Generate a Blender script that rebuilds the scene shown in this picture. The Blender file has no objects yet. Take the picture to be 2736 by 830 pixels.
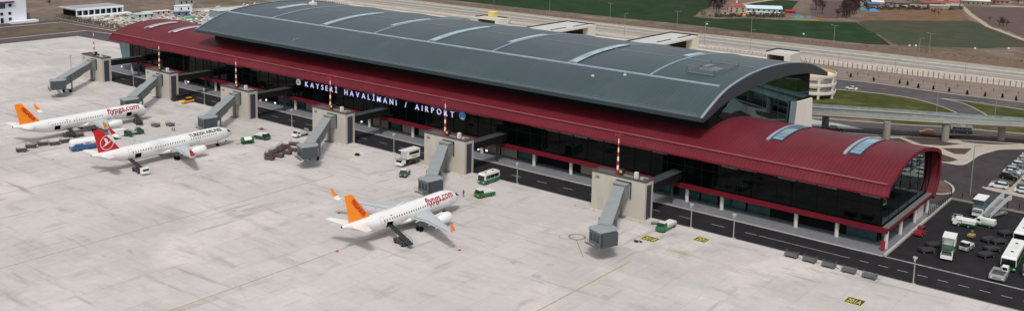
import bpy, bmesh, math, random
from mathutils import Vector, Matrix
random.seed(7)
R = math.radians
scene = bpy.context.scene
COL = scene.collection

# ------------------------------------------------------------------ camera
CP = Vector((109.361, -191.660, 74.620)); YAW, PIT, ROLL = 2.2332, -0.1530, 0.0230
FPX, CXP, CYP = 2612.02, 1368.0, 116.44
import math as _m
def set_cam(cp, yaw, pit, roll, f, cy):
    global CP, YAW, PIT, ROLL, FPX, CYP, D_, R_, U_
    CP = Vector(cp); YAW, PIT, ROLL, FPX, CYP = yaw, pit, roll, f, cy
    D_ = Vector((_m.cos(pit)*_m.cos(yaw), _m.cos(pit)*_m.sin(yaw), _m.sin(pit)))
    r = Vector((_m.sin(yaw), -_m.cos(yaw), 0)); u = r.cross(D_)
    R_ = r*_m.cos(roll) + u*_m.sin(roll); U_ = -r*_m.sin(roll) + u*_m.cos(roll)
CAMDATA = [109.360761, -191.659918, 74.620188, 2.232959, -0.152936, 0.022980, 2612.022214, 116.438095]
set_cam(CAMDATA[:3], *CAMDATA[3:])
cam = bpy.data.cameras.new('camera'); co = bpy.data.objects.new('camera', cam); COL.objects.link(co)
m = Matrix((R_, U_, -D_)).transposed().to_4x4(); m.translation = CP; co.matrix_world = m
cam.sensor_fit = 'HORIZONTAL'; cam.sensor_width = 36; cam.lens = FPX/2736*36
cam.shift_y = -(415-CYP)/2736; cam.clip_start = 1; cam.clip_end = 6000
scene.camera = co
def G(u, v, z=0.0):
    """ground point (height z) seen at photo pixel u,v: used only to survey where things stand"""
    w = D_*FPX + R_*(u-CXP) - U_*(v-CYP); t = (z-CP.z)/w.z; p = CP + w*t
    return (p.x, p.y)
def XP(u, v, x):
    w = D_*FPX + R_*(u-CXP) - U_*(v-CYP); t = (x-CP.x)/w.x; p = CP + w*t
    return (p.y, p.z)
def GR(ox, oy, s, pts, z=0.0): return [G(ox+a/s, oy+b/s, z) for a, b in pts]

# ------------------------------------------------------------------ materials
MATS = {}
def lin(c):
    return tuple(((x/255)/12.92 if x/255 <= .04045 else ((x/255+.055)/1.055)**2.4) for x in c)
def mat(name, col, rough=.7, metal=0, spec=.5, noise=None, emit=None, bump=None, coat=0, seams=None, blotch=None, srgb=True, panels=None):
    """col: srgb 0..255 of the base colour; noise=(scale, amount, detail); blotch=list of (scale, colour, low, high)"""
    if name in MATS: return MATS[name]
    if rough >= .9 and spec == .5: spec = .06
    M = bpy.data.materials.new(name); M.use_nodes = True; nt = M.node_tree; N = nt.nodes; L = nt.links
    b = N['Principled BSDF']
    c = lin(col) if srgb else col
    b.inputs['Base Color'].default_value = (*c, 1); b.inputs['Roughness'].default_value = rough
    b.inputs['Metallic'].default_value = metal; b.inputs['Specular IOR Level'].default_value = spec
    if coat: b.inputs['Coat Weight'].default_value = coat; b.inputs['Coat Roughness'].default_value = .08
    if emit:
        b.inputs['Emission Color'].default_value = (*lin(emit[0]), 1); b.inputs['Emission Strength'].default_value = emit[1]
    tc = N.new('ShaderNodeTexCoord')
    cur = None
    def base():
        nonlocal cur
        if cur is None:
            rgb = N.new('ShaderNodeRGB'); rgb.outputs[0].default_value = (*c, 1); cur = rgb.outputs[0]
        return cur
    if blotch:
        for (sc, cc, lo, hi, *rest) in blotch:
            n = N.new('ShaderNodeTexNoise'); n.inputs['Scale'].default_value = sc; n.inputs['Detail'].default_value = 6; n.inputs['Roughness'].default_value = .62
            if rest:
                mp = N.new('ShaderNodeMapping'); mp.inputs['Scale'].default_value = rest[0]; L.new(tc.outputs['Object'], mp.inputs[0]); L.new(mp.outputs[0], n.inputs['Vector'])
            else: L.new(tc.outputs['Object'], n.inputs['Vector'])
            mr = N.new('ShaderNodeMapRange'); mr.inputs['From Min'].default_value = lo; mr.inputs['From Max'].default_value = hi
            L.new(n.outputs['Fac'], mr.inputs['Value'])
            mx = N.new('ShaderNodeMix'); mx.data_type = 'RGBA'; L.new(mr.outputs[0], mx.inputs[0]); L.new(base(), mx.inputs[6])
            mx.inputs[7].default_value = (*lin(cc), 1); cur = mx.outputs[2]
    if noise:
        n = N.new('ShaderNodeTexNoise'); n.inputs['Scale'].default_value = noise[0]; n.inputs['Detail'].default_value = noise[2] if len(noise) > 2 else 6
        L.new(tc.outputs['Object'], n.inputs['Vector'])
        mr = N.new('ShaderNodeMapRange'); mr.inputs['From Min'].default_value = .3; mr.inputs['From Max'].default_value = .7
        mr.inputs['To Min'].default_value = 1-noise[1]; mr.inputs['To Max'].default_value = 1+noise[1]
        L.new(n.outputs['Fac'], mr.inputs['Value'])
        hv = N.new('ShaderNodeHueSaturation'); L.new(base(), hv.inputs['Color']); L.new(mr.outputs[0], hv.inputs['Value']); cur = hv.outputs[0]
    if panels:  # slab-to-slab tone differences: (size x, size y, amount)
        vm = N.new('ShaderNodeVectorMath'); vm.operation = 'DIVIDE'; L.new(tc.outputs['Object'], vm.inputs[0]); vm.inputs[1].default_value = (panels[0], panels[1], 1000)
        vf = N.new('ShaderNodeVectorMath'); vf.operation = 'FLOOR'; L.new(vm.outputs[0], vf.inputs[0])
        wn = N.new('ShaderNodeTexWhiteNoise'); wn.noise_dimensions = '3D'; L.new(vf.outputs[0], wn.inputs['Vector'])
        mr = N.new('ShaderNodeMapRange'); mr.inputs['To Min'].default_value = 1-panels[2]; mr.inputs['To Max'].default_value = 1+panels[2]; L.new(wn.outputs['Value'], mr.inputs['Value'])
        hv = N.new('ShaderNodeHueSaturation'); L.new(base(), hv.inputs['Color']); L.new(mr.outputs[0], hv.inputs['Value']); cur = hv.outputs[0]
    if seams:  # (axis, period, width fraction, darkening) list
        for ax, per, wd, dk in seams:
            sx = N.new('ShaderNodeSeparateXYZ'); L.new(tc.outputs['Object'], sx.inputs[0])
            mo = N.new('ShaderNodeMath'); mo.operation = 'PINGPONG'; mo.inputs[1].default_value = per/2; L.new(sx.outputs[ax], mo.inputs[0])
            lt = N.new('ShaderNodeMath'); lt.operation = 'LESS_THAN'; lt.inputs[1].default_value = per*wd/2; L.new(mo.outputs[0], lt.inputs[0])
            ml = N.new('ShaderNodeMapRange'); ml.inputs['To Min'].default_value = 1; ml.inputs['To Max'].default_value = dk; L.new(lt.outputs[0], ml.inputs['Value'])
            hv = N.new('ShaderNodeHueSaturation'); L.new(base(), hv.inputs['Color']); L.new(ml.outputs[0], hv.inputs['Value']); cur = hv.outputs[0]
    if cur is not None: L.new(cur, b.inputs['Base Color'])
    if bump:
        n = N.new('ShaderNodeTexNoise'); n.inputs['Scale'].default_value = bump[0]; n.inputs['Detail'].default_value = 5; L.new(tc.outputs['Object'], n.inputs['Vector'])
        bp = N.new('ShaderNodeBump'); bp.inputs['Strength'].default_value = bump[1]; bp.inputs['Distance'].default_value = bump[2] if len(bump) > 2 else .1
        L.new(n.outputs['Fac'], bp.inputs['Height']); L.new(bp.outputs[0], b.inputs['Normal'])
    MATS[name] = M
    return M

# ------------------------------------------------------------------ mesh building
class MB:
    def __init__(s): s.v = []; s.f = []; s.m = []; s.T = Matrix.Identity(4)
    def add(s, vs, fs, mi=0):
        k = len(s.v); s.v += [tuple(s.T @ Vector(v)) for v in vs]; s.f += [tuple(k+i for i in f) for f in fs]; s.m += [mi]*len(fs); return s
    def box(s, x0, y0, z0, x1, y1, z1, mi=0):
        return s.add([(x0,y0,z0),(x1,y0,z0),(x1,y1,z0),(x0,y1,z0),(x0,y0,z1),(x1,y0,z1),(x1,y1,z1),(x0,y1,z1)],
                     [(0,3,2,1),(4,5,6,7),(0,1,5,4),(1,2,6,5),(2,3,7,6),(3,0,4,7)], mi)
    def cbox(s, c, d, rot=(0,0,0), mi=0, top=1.0):
        M = Matrix.Translation(c) @ Matrix.Rotation(rot[2],4,'Z') @ Matrix.Rotation(rot[1],4,'Y') @ Matrix.Rotation(rot[0],4,'X')
        x, y, z = d[0]/2, d[1]/2, d[2]/2; q = []
        for zz, k in ((-z,1),(z,top)):
            q += [M @ Vector(p) for p in ((-x*k,-y*k,zz),(x*k,-y*k,zz),(x*k,y*k,zz),(-x*k,y*k,zz))]
        return s.add(q, [(0,3,2,1),(4,5,6,7),(0,1,5,4),(1,2,6,5),(2,3,7,6),(3,0,4,7)], mi)
    def tube(s, p0, p1, r0, r1=None, n=8, mi=0, cap=True):
        r1 = r0 if r1 is None else r1
        p0, p1 = Vector(p0), Vector(p1); d = (p1-p0).normalized()
        a = d.orthogonal().normalized(); b = d.cross(a); vs = []
        for p, r in ((p0,r0),(p1,r1)):
            for i in range(n):
                t = 2*math.pi*i/n; vs.append(p + a*(r*math.cos(t)) + b*(r*math.sin(t)))
        fs = [(i,(i+1)%n,n+(i+1)%n,n+i) for i in range(n)]
        if cap: fs += [tuple(range(n-1,-1,-1)), tuple(range(n,2*n))]
        return s.add(vs, fs, mi)
    def poly(s, pts, mi=0): return s.add(pts, [tuple(range(len(pts)))], mi)
    def prism(s, prof, y0, y1, axis='Y', mi=0, inset=None):
        """closed profile (a,b) extruded: axis Y -> (a,y,b); axis X -> (x,a,b); axis Z -> (a,b,z)"""
        n = len(prof); q = []
        for y in (y0, y1):
            for a, b in prof: q.append({'Y':(a,y,b),'X':(y,a,b),'Z':(a,b,y)}[axis])
        fs = [(i,(i+1)%n,n+(i+1)%n,n+i) for i in range(n)] + [tuple(range(n-1,-1,-1)), tuple(range(n,2*n))]
        return s.add(q, fs, mi)
    def loft(s, rings, mi=0, caps=True, closed=True):
        n = len(rings[0]); q = [p for r in rings for p in r]; fs = []
        for j in range(len(rings)-1):
            for i in range(n if closed else n-1):
                fs.append((j*n+i, j*n+(i+1)%n, (j+1)*n+(i+1)%n, (j+1)*n+i))
        if caps: fs += [tuple(range(n-1,-1,-1)), tuple(range((len(rings)-1)*n, len(rings)*n))]
        return s.add(q, fs, mi)
    def build(s, name, mats, parent=None, smooth=False, norm=True):
        me = bpy.data.meshes.new(name); me.from_pydata(s.v, [], s.f)
        for M in (mats if isinstance(mats, (list,tuple)) else [mats]): me.materials.append(M)
        if any(s.m): me.polygons.foreach_set('material_index', s.m)
        if norm:
            bm = bmesh.new(); bm.from_mesh(me); bmesh.ops.recalc_face_normals(bm, faces=bm.faces); bm.to_mesh(me); bm.free()
        if smooth:
            me.polygons.foreach_set('use_smooth', [True]*len(me.polygons))
            me.set_sharp_from_angle(angle=R(35))
        o = bpy.data.objects.new(name, me); COL.objects.link(o)
        if parent: o.parent = parent
        return o
def tag(o, label=None, cat=None, group=None, kind=None):
    if label: o['label'] = label
    if cat: o['category'] = cat
    if group: o['group'] = group
    if kind: o['kind'] = kind
    return o
def empty(name, loc, rz, label, cat, group=None):
    o = bpy.data.objects.new(name, None); COL.objects.link(o); o.location = loc; o.rotation_euler = (0,0,rz); o.empty_display_size = .5
    return tag(o, label, cat, group)
def kids(o): return KM.get(o.name, [])
def dup(root, loc, rz, label, group=None):
    def cp(o, par):
        c = o.copy(); COL.objects.link(c)
        if par: c.parent = par
        for ch in o.children: cp(ch, c)
        return c
    r = cp(root, None); r.location = loc; r.rotation_euler = (0,0,rz); r['label'] = label
    if group: r['group'] = group
    return r
def sheet(name, pts, M, z=0.0, kind='structure'):
    b = MB(); b.poly([(p[0],p[1],z) for p in pts]); o = b.build(name, M, norm=False)
    me = o.data
    if me.polygons[0].normal.z < 0: me.flip_normals()
    return tag(o, kind=kind)
def ribbon(name, pts, w, M, z=0.0, closed=False, kind='structure'):
    b = MB(); add_ribbon(b, pts, w, z); return tag(b.build(name, M, norm=False), kind=kind)
def add_ribbon(b, pts, w, z):
    P = [Vector((p[0],p[1])) for p in pts]; n = len(P); L_, R2 = [], []
    for i in range(n):
        d = (P[min(i+1,n-1)]-P[max(i-1,0)]).normalized(); nn = Vector((-d.y,d.x))*w/2
        L_.append(P[i]+nn); R2.append(P[i]-nn)
    b.add([(p.x,p.y,z) for p in L_+R2], [(i+n, i+n+1, i+1, i) for i in range(n-1)])
def smoothpts(pts, k=6):
    out = []; n = len(pts)
    for i in range(n-1):
        p0, p1, p2, p3 = (Vector(pts[max(i-1,0)]), Vector(pts[i]), Vector(pts[i+1]), Vector(pts[min(i+2,n-1)]))
        for j in range(k):
            t = j/k; out.append(tuple(.5*((2*p1)+(p2-p0)*t+(2*p0-5*p1+4*p2-p3)*t*t+(3*p1-p0-3*p2+p3)*t**3)))
    out.append(tuple(pts[-1])); return out
def curb(name, pts, w, h, M, z=0.0, label=None, cat=None):
    """low kerb or wall along a line"""
    P = [Vector((p[0],p[1])) for p in pts]; n = len(P); rings = []
    for i in range(n):
        d = (P[min(i+1,n-1)]-P[max(i-1,0)]).normalized(); nn = Vector((-d.y,d.x))*w/2
        a, c = P[i]+nn, P[i]-nn; rings.append([(a.x,a.y,z),(a.x,a.y,z+h),(c.x,c.y,z+h),(c.x,c.y,z)])
    b = MB(); b.loft(rings); o = b.build(name, M)
    return tag(o, label, cat) if label else tag(o, kind='structure')

_txt = {}
def text_geo(s, size=1.0, bold=0.0, shear=0.0):
    key = (s, bold, shear)
    if key not in _txt:
        cu = bpy.data.curves.new('lettering', 'FONT'); cu.body = s; cu.size = 1; cu.offset = bold; cu.shear = shear; cu.resolution_u = 4
        o = bpy.data.objects.new('lettering', cu); COL.objects.link(o)
        dg = bpy.context.evaluated_depsgraph_get(); me = bpy.data.meshes.new_from_object(o.evaluated_get(dg))
        vs = [tuple(v.co) for v in me.vertices]; fs = [tuple(p.vertices) for p in me.polygons]
        bpy.data.objects.remove(o); bpy.data.curves.remove(cu); bpy.data.meshes.remove(me)
        _txt[key] = (vs, fs)
    vs, fs = _txt[key]
    return [(x*size, y*size) for x, y, _ in vs], fs
def text_plane(name, s, size, M, parent, origin, ux, uy, bold=0.0, shear=0.0, width=None, depth=0.0):
    vs, fs = text_geo(s, size, bold, shear)
    x0 = min(v[0] for v in vs); x1 = max(v[0] for v in vs); k = width/(x1-x0) if width else 1
    O, X, Y = Vector(origin), Vector(ux).normalized(), Vector(uy).normalized(); Nn = X.cross(Y)
    b = MB(); q = [O + X*((x-x0)*k) + Y*y for x, y in vs]
    if depth:
        n = len(q); q2 = [p - Nn*depth for p in q]; b.add(q+q2, list(fs)+[tuple(n+i for i in reversed(f)) for f in fs])
        # side walls along boundary edges
        ec = {}
        for f in fs:
            for i in range(len(f)): e = (f[i], f[(i+1)%len(f)]); ec[e] = 1
        side = [(e[1], e[0], n+e[0], n+e[1]) for e in ec if (e[1],e[0]) not in ec]
        b.f += side; b.m += [0]*len(side)
    else: b.add(q, fs)
    return b.build(name, M, parent, norm=False)

# ------------------------------------------------------------------ world and sun
def setup_world():
    w = bpy.data.worlds.new('World'); scene.world = w; w.use_nodes = True
    nt = w.node_tree; N, L = nt.nodes, nt.links
    bg = N['Background']; sky = N.new('ShaderNodeTexSky'); sky.sky_type = 'NISHITA'; sky.sun_disc = False
    el, az = R(58), R(SUN_AZ)
    sky.sun_elevation = el; sky.sun_rotation = az; sky.altitude = 1000; sky.air_density = 1.0; sky.dust_density = 5.0; sky.ozone_density = 1.0
    hs = N.new('ShaderNodeHueSaturation'); hs.inputs['Saturation'].default_value = .22
    L.new(sky.outputs[0], hs.inputs['Color']); L.new(hs.outputs[0], bg.inputs['Color'])
    bg.inputs['Strength'].default_value = .14
    s = bpy.data.lights.new('sun', 'SUN'); so = bpy.data.objects.new('sun', s); COL.objects.link(so)
    s.energy = 1.75; s.angle = R(10); s.color = (1, .975, .95)
    # sun_rotation az: sun direction (sin az, cos az)
    d = Vector((math.sin(az)*math.cos(el), math.cos(az)*math.cos(el), math.sin(el)))
    so.rotation_euler = d.to_track_quat('Z', 'Y').to_euler(); so.location = (0, 0, 200)
    vs = scene.view_settings; vs.view_transform = 'Standard'; vs.look = 'None'; vs.gamma = 1; vs.exposure = EXPO
    vs.use_curve_mapping = False
SUN_AZ, EXPO = 146, 0.16
setup_world()

# ================================================================== GROUND
m_dirt = mat('dirt', (114,100,90), .95, noise=(.12,.22,8), blotch=[(.02,(96,88,72),.45,.62),(.05,(134,120,108),.52,.7)])
m_dirt2 = mat('brown_earth', (88,74,68), .95, noise=(.15,.2,8), blotch=[(.03,(100,84,74),.45,.65)])
m_field = mat('winter_crop', (36,59,35), .95, noise=(.08,.22,8), blotch=[(.012,(46,56,38),.42,.6),(.05,(58,66,44),.58,.75)], seams=[(0,6,.12,.9)])
m_field2 = mat('thin_crop', (66,72,56), .95, noise=(.1,.12,8), blotch=[(.012,(74,70,58),.45,.6)])
m_plow = mat('ploughed_earth', (94,80,76), .95, noise=(.2,.12,8))
m_orange = mat('reddish_earth', (116,90,70), .95, noise=(.2,.16,8), blotch=[(.06,(96,86,64),.5,.62)])
m_lawn = mat('lawn', (64,68,34), .95, noise=(.25,.25,8), blotch=[(.08,(84,82,46),.48,.62)])
m_dry = mat('dry_grass', (108,98,80), .95, noise=(.1,.2,8), blotch=[(.02,(92,79,72),.36,.5)])
m_apron = mat('apron_concrete', (189,182,178), .8, spec=.12,
    noise=(.6,.035,8),
    blotch=[(.016,(176,172,167),.42,.62,(1,1.6,1)),(.04,(200,191,186),.5,.64),(.13,(164,158,154),.54,.74,(.5,1.6,1)),(.3,(138,132,128),.63,.80,(.3,1,1)),(.08,(150,144,140),.60,.76,(2.0,.6,1)),(.9,(146,142,138),.64,.82),(.22,(148,142,139),.60,.74,(.12,1.4,1)),(.22,(152,146,142),.60,.74,(1.4,.12,1))],
    panels=(7.5,7.5,.025), seams=[(0,7.5,.028,.92),(1,7.5,.028,.92)])
m_asphalt = mat('asphalt', (37,35,37), .9, spec=.15, noise=(.3,.18,8), blotch=[(.08,(43,41,42),.5,.7)])
m_asphalt_l = mat('worn_asphalt', (80,75,75), .9, spec=.15, noise=(.25,.14,8), blotch=[(.07,(96,90,88),.5,.7)])
m_asphalt_c = mat('car_park_asphalt', (62,56,58), .9, spec=.15, noise=(.25,.14,8), blotch=[(.07,(72,66,66),.5,.7)])
m_road_far = mat('grey_highway', (146,140,131), .9, noise=(.2,.12,8), blotch=[(.05,(134,132,126),.45,.62,(.3,2,1))])
m_gravel = mat('gravel_road', (176,164,152), .9, noise=(.2,.14,8), blotch=[(.06,(196,184,172),.5,.66,(.3,2,1))])
m_kerb = mat('kerb_concrete', (176,170,162), .85, noise=(.8,.1))
m_pave = mat('paving', (112,113,117), .8, noise=(.8,.12,8), seams=[(0,1.2,.05,.88),(1,1.2,.05,.88)])
m_path = mat('beige_path', (166,156,142), .85, noise=(.5,.1,8), seams=[(0,2,.03,.93)])
m_white = mat('white_marking', (168,166,162), .7, noise=(1.2,.12))
m_yline = mat('yellow_marking', (160,148,98), .8, noise=(1.5,.25))
m_yellow = mat('yellow_paint', (188,178,90), .7, noise=(1.5,.15))
m_black = mat('black_marking', (46,46,38), .8, noise=(1.5,.2))
m_redline = mat('red_marking', (206,164,160), .8, noise=(2,.06))
m_rubber = mat('tyre_mark', (182,176,173), .8, noise=(1.2,.05))

sheet('ground', [(-1500,-900),(900,-900),(900,2600),(-1500,2600)], m_dirt, -.06)
sheet('apron', [(-352,-330),(160,-330),(160,3.2),(-352,3.2)], m_apron, 0.0)
sheet('apron_corner', [(-352,3.2),(-258,3.2),(-258,14.6),(-266,14.6),(-266,54),(-322,53.6),(-352,52)], m_apron, 0.0)
sheet('service_road', [(-258,3.2),(160,3.2),(160,14.45),(-258,14.45)], m_asphalt, -.004)
sheet('perimeter_road', [(-366,-330),(-352.2,-330),(-352.2,52),(-322,53.8),(-262,54.3),(-262,66),(-345,68),(-366,64)], m_asphalt_l, -.008)
sheet('perimeter_strip', [(-404,-330),(-366.2,-330),(-366.2,64),(-345,68.5),(-300,66.5),(-300,73),(-349,74),(-404,71)], m_dry, -.02)
sheet('inner_road', [(-416.5,-330),(-404.4,-330),(-404.4,70.5),(-349,73.6),(-330,74),(-330,80),(-416.5,77)], m_asphalt_l, -.012)
# kerbs along the far roads
for nm, pts in (('kerb', [(-366.2,-330),(-366.2,64),(-345,68)]), ('kerb', [(-404.2,-330),(-404.2,71),(-349,74)]), ('kerb', [(-345,68),(-300,66.3)])):
    curb(nm, pts, .9, .12, m_kerb)
# yard east of the terminal
sheet('equipment_yard', [(50.6,14.45),(160,14.45),(160,67.3),(50.6,67.3)], m_asphalt, -.002)
curb('kerb', [(50.4,14.6),(160,14.6)], .35, .12, mat('pale_kerb',(140,138,134),.85,noise=(.8,.3)))
curb('kerb', [(50.3,14.9),(50.3,67.2)], .5, .5, m_kerb)
# podium the terminal stands on
b = MB(); b.box(-266, 14.6, -.02, 50.0, 60, .14); tag(b.build('terminal_pavement', m_pave), kind='structure')
curb('kerb', [(-266,14.52),(50.0,14.52)], .3, .17, m_kerb)
# road markings
b = MB()
x = -256
while x < 158:
    if x > 46.5 or x < 24:
        ln = 2.0 if x > 46.5 else 3.2
        b.add([(x,8.75,.004),(x+ln,8.75,.004),(x+ln,8.93,.004),(x,8.93,.004)], [(0,1,2,3)]); x += (3.9 if x > 46.5 else 8.4)
    elif x < 45: b.add([(24,8.75,.004),(45,8.75,.004),(45,8.93,.004),(24,8.93,.004)], [(0,1,2,3)]); x = 47
    else: x += 1
b.add([(-257,3.35,.004),(160,3.35,.004),(160,3.5,.004),(-257,3.5,.004)], [(0,1,2,3)])
tag(b.build('road_marking', m_white, norm=False), kind='structure')
# apron paint: lead-in lines, stop bars, turning scuffs
b = MB()
for x in (-227.5,-182.5,-171,-127,-80.2,-38.6,10.8): add_ribbon(b, [(x+ (0 if x!=-171 else 0), -230),(x,-24)], .32, .004)
tag(b.build('apron_lead_in_line', m_yline, norm=False), kind='structure')
b = MB()
for x0 in (0,-55,-101.5,-147.5,-192,-236.4):
    for k in range(5):
        add_ribbon(b, [(x0+13+k*.1,-11.6-k*.9),(x0+19,-11.6-k*.9+.4)], .18, .004)
    add_ribbon(b, [(x0-19,-1.2),(x0-15.4,-1.6),(x0+1,-1.0),(x0+4.5,.6)], .25, .004)
    for k in range(8): add_ribbon(b, [(x0-19+k*2.6,-.4),(x0-18+k*2.6,-1.8)], .18, .004)
tag(b.build('stand_hatching', m_yline, norm=False), kind='structure')
b = MB()
for pts in ([(20,-30),(33,2.6)],[(21.2,-30),(34.2,2.6)],[(36,-40),(52,-16)],[(37,-40.6),(53,-16.6)]): add_ribbon(b, pts, .14, .004)
tag(b.build('red_limit_line', m_redline, norm=False), kind='structure')
b = MB()
rs = random.Random(3)
def arc(cx, cy, r, a0, a1, n=24): return [(cx+r*math.cos(R(a0+(a1-a0)*i/n)), cy+r*math.sin(R(a0+(a1-a0)*i/n))) for i in range(n+1)]
for cx, cy, r in ((4,-6,5),(9,-8,6),(14,-6,4),(-40,-20,14),(-60,-32,22),(-95,-28,10),(-190,-86,12),(-20,-60,30),(40,-30,14),(-120,-80,36),(-48,-12,6)):
    a0 = rs.uniform(0,360); add_ribbon(b, arc(cx,cy,r,a0,a0+rs.uniform(120,330)), .16, .003+rs.random()*.0008)
for _ in range(12):
    x, y = rs.uniform(-230,60), rs.uniform(-120,-10); a = rs.uniform(-.35,.35)+(math.pi/2 if rs.random()<.4 else 0); l = rs.uniform(15,60)
    add_ribbon(b, [(x+math.cos(a)*l*i/8+2*math.sin(i*.5), y+math.sin(a)*l*i/8) for i in range(9)], .2, .0025)
tag(b.build('tyre_marks', m_rubber, norm=False), kind='structure')
b = MB(); c = G(1542,632)
for k, r in enumerate((1.9,1.65)): add_ribbon(b, arc(c[0],c[1],r,0,360), .22, .006)
add_ribbon(b, arc(c[0]-1.8,c[1]-1.6,1.6,0,360), .12, .006)
add_ribbon(b, [(c[0]+.8,c[1]-1.5), G(1558,686)], .16, .006); tag(b.build('circle_marking', mat('dark_paint_mark',(124,118,115),.8,noise=(2,.1)), norm=False), kind='structure')
b = MB()
for i in range(34):
    sx = rs.choice((0,-55,-101.5,-147.5,-192,-236.4)); cx, cy = (sx+rs.uniform(-14,24), rs.uniform(-44,-6)) if i < 38 else (rs.uniform(-300,60), rs.uniform(-130,-10)); r = rs.uniform(.3,1.3)
    b.poly([(cx+r*rs.uniform(.6,1.2)*math.cos(2*math.pi*k/9), cy+r*rs.uniform(.6,1.2)*math.sin(2*math.pi*k/9), .0012+i*.00002) for k in range(9)])
tag(b.build('oil_stains', mat('oil_stain',(166,160,157),.8,noise=(2,.15)), norm=False), kind='structure')
# painted stand numbers
def stand_number(cx, cy, s, w, d, label):
    e = empty('stand_number_panel', (cx,cy,0), 0, label, 'ground marking', 'painted stand numbers on the apron')
    b = MB(); b.poly([(-w/2,-d/2,.010),(w/2,-d/2,.010),(w/2,d/2,.010),(-w/2,d/2,.010)]); b.build('yellow_border', m_yellow, e, norm=False)
    q = .2; b = MB(); b.poly([(-w/2+q,-d/2+q,.014),(w/2-q,-d/2+q,.014),(w/2-q,d/2-q,.014),(-w/2+q,d/2-q,.014)]); b.build('black_panel', m_black, e, norm=False)
    text_plane('numerals', s, d*.85, m_yellow, e, (-w/2+.42,-d/2+.62,.018), (1,0,0), (0,1,0), bold=.03, width=w-.84)
stand_number(53.5,-13.0,'201A',3.5,3.1,'black and yellow painted panel reading 201A nearest the camera')
p = G(1737,637); stand_number(p[0],p[1],'201B',3.7,3.0,'black and yellow painted panel reading 201B in front of the flatbed truck')
p = G(1874,639); stand_number(p[0],p[1],'201',3.1,2.8,'black and yellow painted panel reading 201 near the lamp posts')
b = MB(); c = G(1258,508); add_ribbon(b, [(c[0]-1.4,c[1]-1.2),(c[0]+1.4,c[1]-1.2),(c[0]+1.4,c[1]+1.4),(c[0]-1.4,c[1]+1.4),(c[0]-1.4,c[1]-1.2)], .35, .008)
c = G(930,420); add_ribbon(b, [(c[0]-1.4,c[1]-1.2),(c[0]+1.4,c[1]-1.2),(c[0]+1.4,c[1]+1.4),(c[0]-1.4,c[1]+1.4),(c[0]-1.4,c[1]-1.2)], .35, .008)
tag(b.build('equipment_box_marking', m_yellow, norm=False), kind='structure')

# ---------------------------------------------------------------- landside ground
Lr = lambda pts: GR(2400,200,2.604,pts)
sheet('car_park', [(50.8,68.2),(53.5,68.2),(160,68.2),(160,200),(75,200),(60,150),(53.8,138.2),(48,131.7),(45,119.8),(44,105.1),(38,103.8),(30,100),(20,96),(20,60.5),(50.8,60.5)], m_asphalt_c, -.010)
sheet('forecourt', [(-300,60.3),(19.8,60.3),(19.8,128),(-300,128)], m_asphalt_l, -.014)
curb('kerb', smoothpts([(30,100),(38,103.8),(44,105.1),(45,119.8),(48,131.7),(53.8,138.2),(62,150)],4), .5, .12, m_kerb)
sheet('footpath', Lr([(-300,430),(0,428),(430,424),(875,428),(1000,440),(1000,505),(875,515),(700,520),(560,560),(520,590),(450,625),(290,605),(100,600),(-300,640)]), m_path, -.006)
for pts in ([(30,432),(280,430),(330,465),(440,480),(320,492),(160,482)], [(365,432),(620,427),(990,430),(990,482),(640,482),(555,476),(460,466)], [(300,508),(515,511),(462,552),(390,548)], [(200,520),(295,546),(418,590),(360,604),(200,600)], [(-200,440),(10,440),(130,492),(200,510),(0,560),(-200,560)]):
    sheet('planting_bed', Lr(pts), mat('bed_soil',(80,68,62),.95,noise=(.5,.2,8)), .004)
curb('kerb', smoothpts([(44.5,84),(47.5,80),(49,74),(46.5,70),(40,68.4)],4), .5, .14, m_kerb)
sheet('corner_lawn', [(20,84),(44,84),(47,80),(48.6,74),(46,70.4),(20,70.4)], m_dirt2, 0.0)
# lower landside road (under the viaduct)
sheet('lower_road', [(-30,104),(14,124.5),(25,131),(50,143.5),(75,157),(75,176),(49.6,160.5),(25,151.2),(14,144.7),(-30,126)], m_asphalt_l, -.006)
curb('kerb', [(-30,126),(14,144.7),(25,151.2),(49.6,160.5),(75,176)], .5, .13, m_kerb)
curb('kerb', [(-30,104),(14,124.5),(25,131),(50,143.5),(75,157)], .5, .13, m_kerb)
# grass islands and upper road
sheet('road_island', [(-40,146),(16,146),(50,161),(80,178),(80,203),(41.5,203.5),(12,202),(-10,194),(-40,196)], m_lawn, -.012)
U5 = lambda pts: GR(1900,0,1.86,pts)
kL = smoothpts(U5([(300,425),(620,445),(780,460),(950,480),(1080,510),(1170,540),(1250,578),(1300,610)]),4)
kR = smoothpts(U5([(1140,489),(1240,510),(1320,545),(1390,588),(1440,640)]),4)
kI = U5([(1140,489),(1290,506),(1555,546),(1800,590)]); kU = U5([(300,365),(620,393),(800,412),(1160,463),(1555,510),(1800,548)])
sheet('upper_road', kU[::-1]+kL+kR[::-1]+kI[1:], m_asphalt_l, -.004)
for pts in (kU, kL, kR, kI): curb('kerb', pts, .45, .13, m_kerb)
b = MB()
for i in range(14): add_ribbon(b, [(-30+i*9, 205.6+i*.22),(-27+i*9, 205.7+i*.22)], .22, .002)
for i in range(8): add_ribbon(b, [(-10+i*9, 120+i*4.4),(-7+i*9,121.5+i*4.4)], .22, .002)
tag(b.build('lane_marking', m_white, norm=False), kind='structure')
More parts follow.
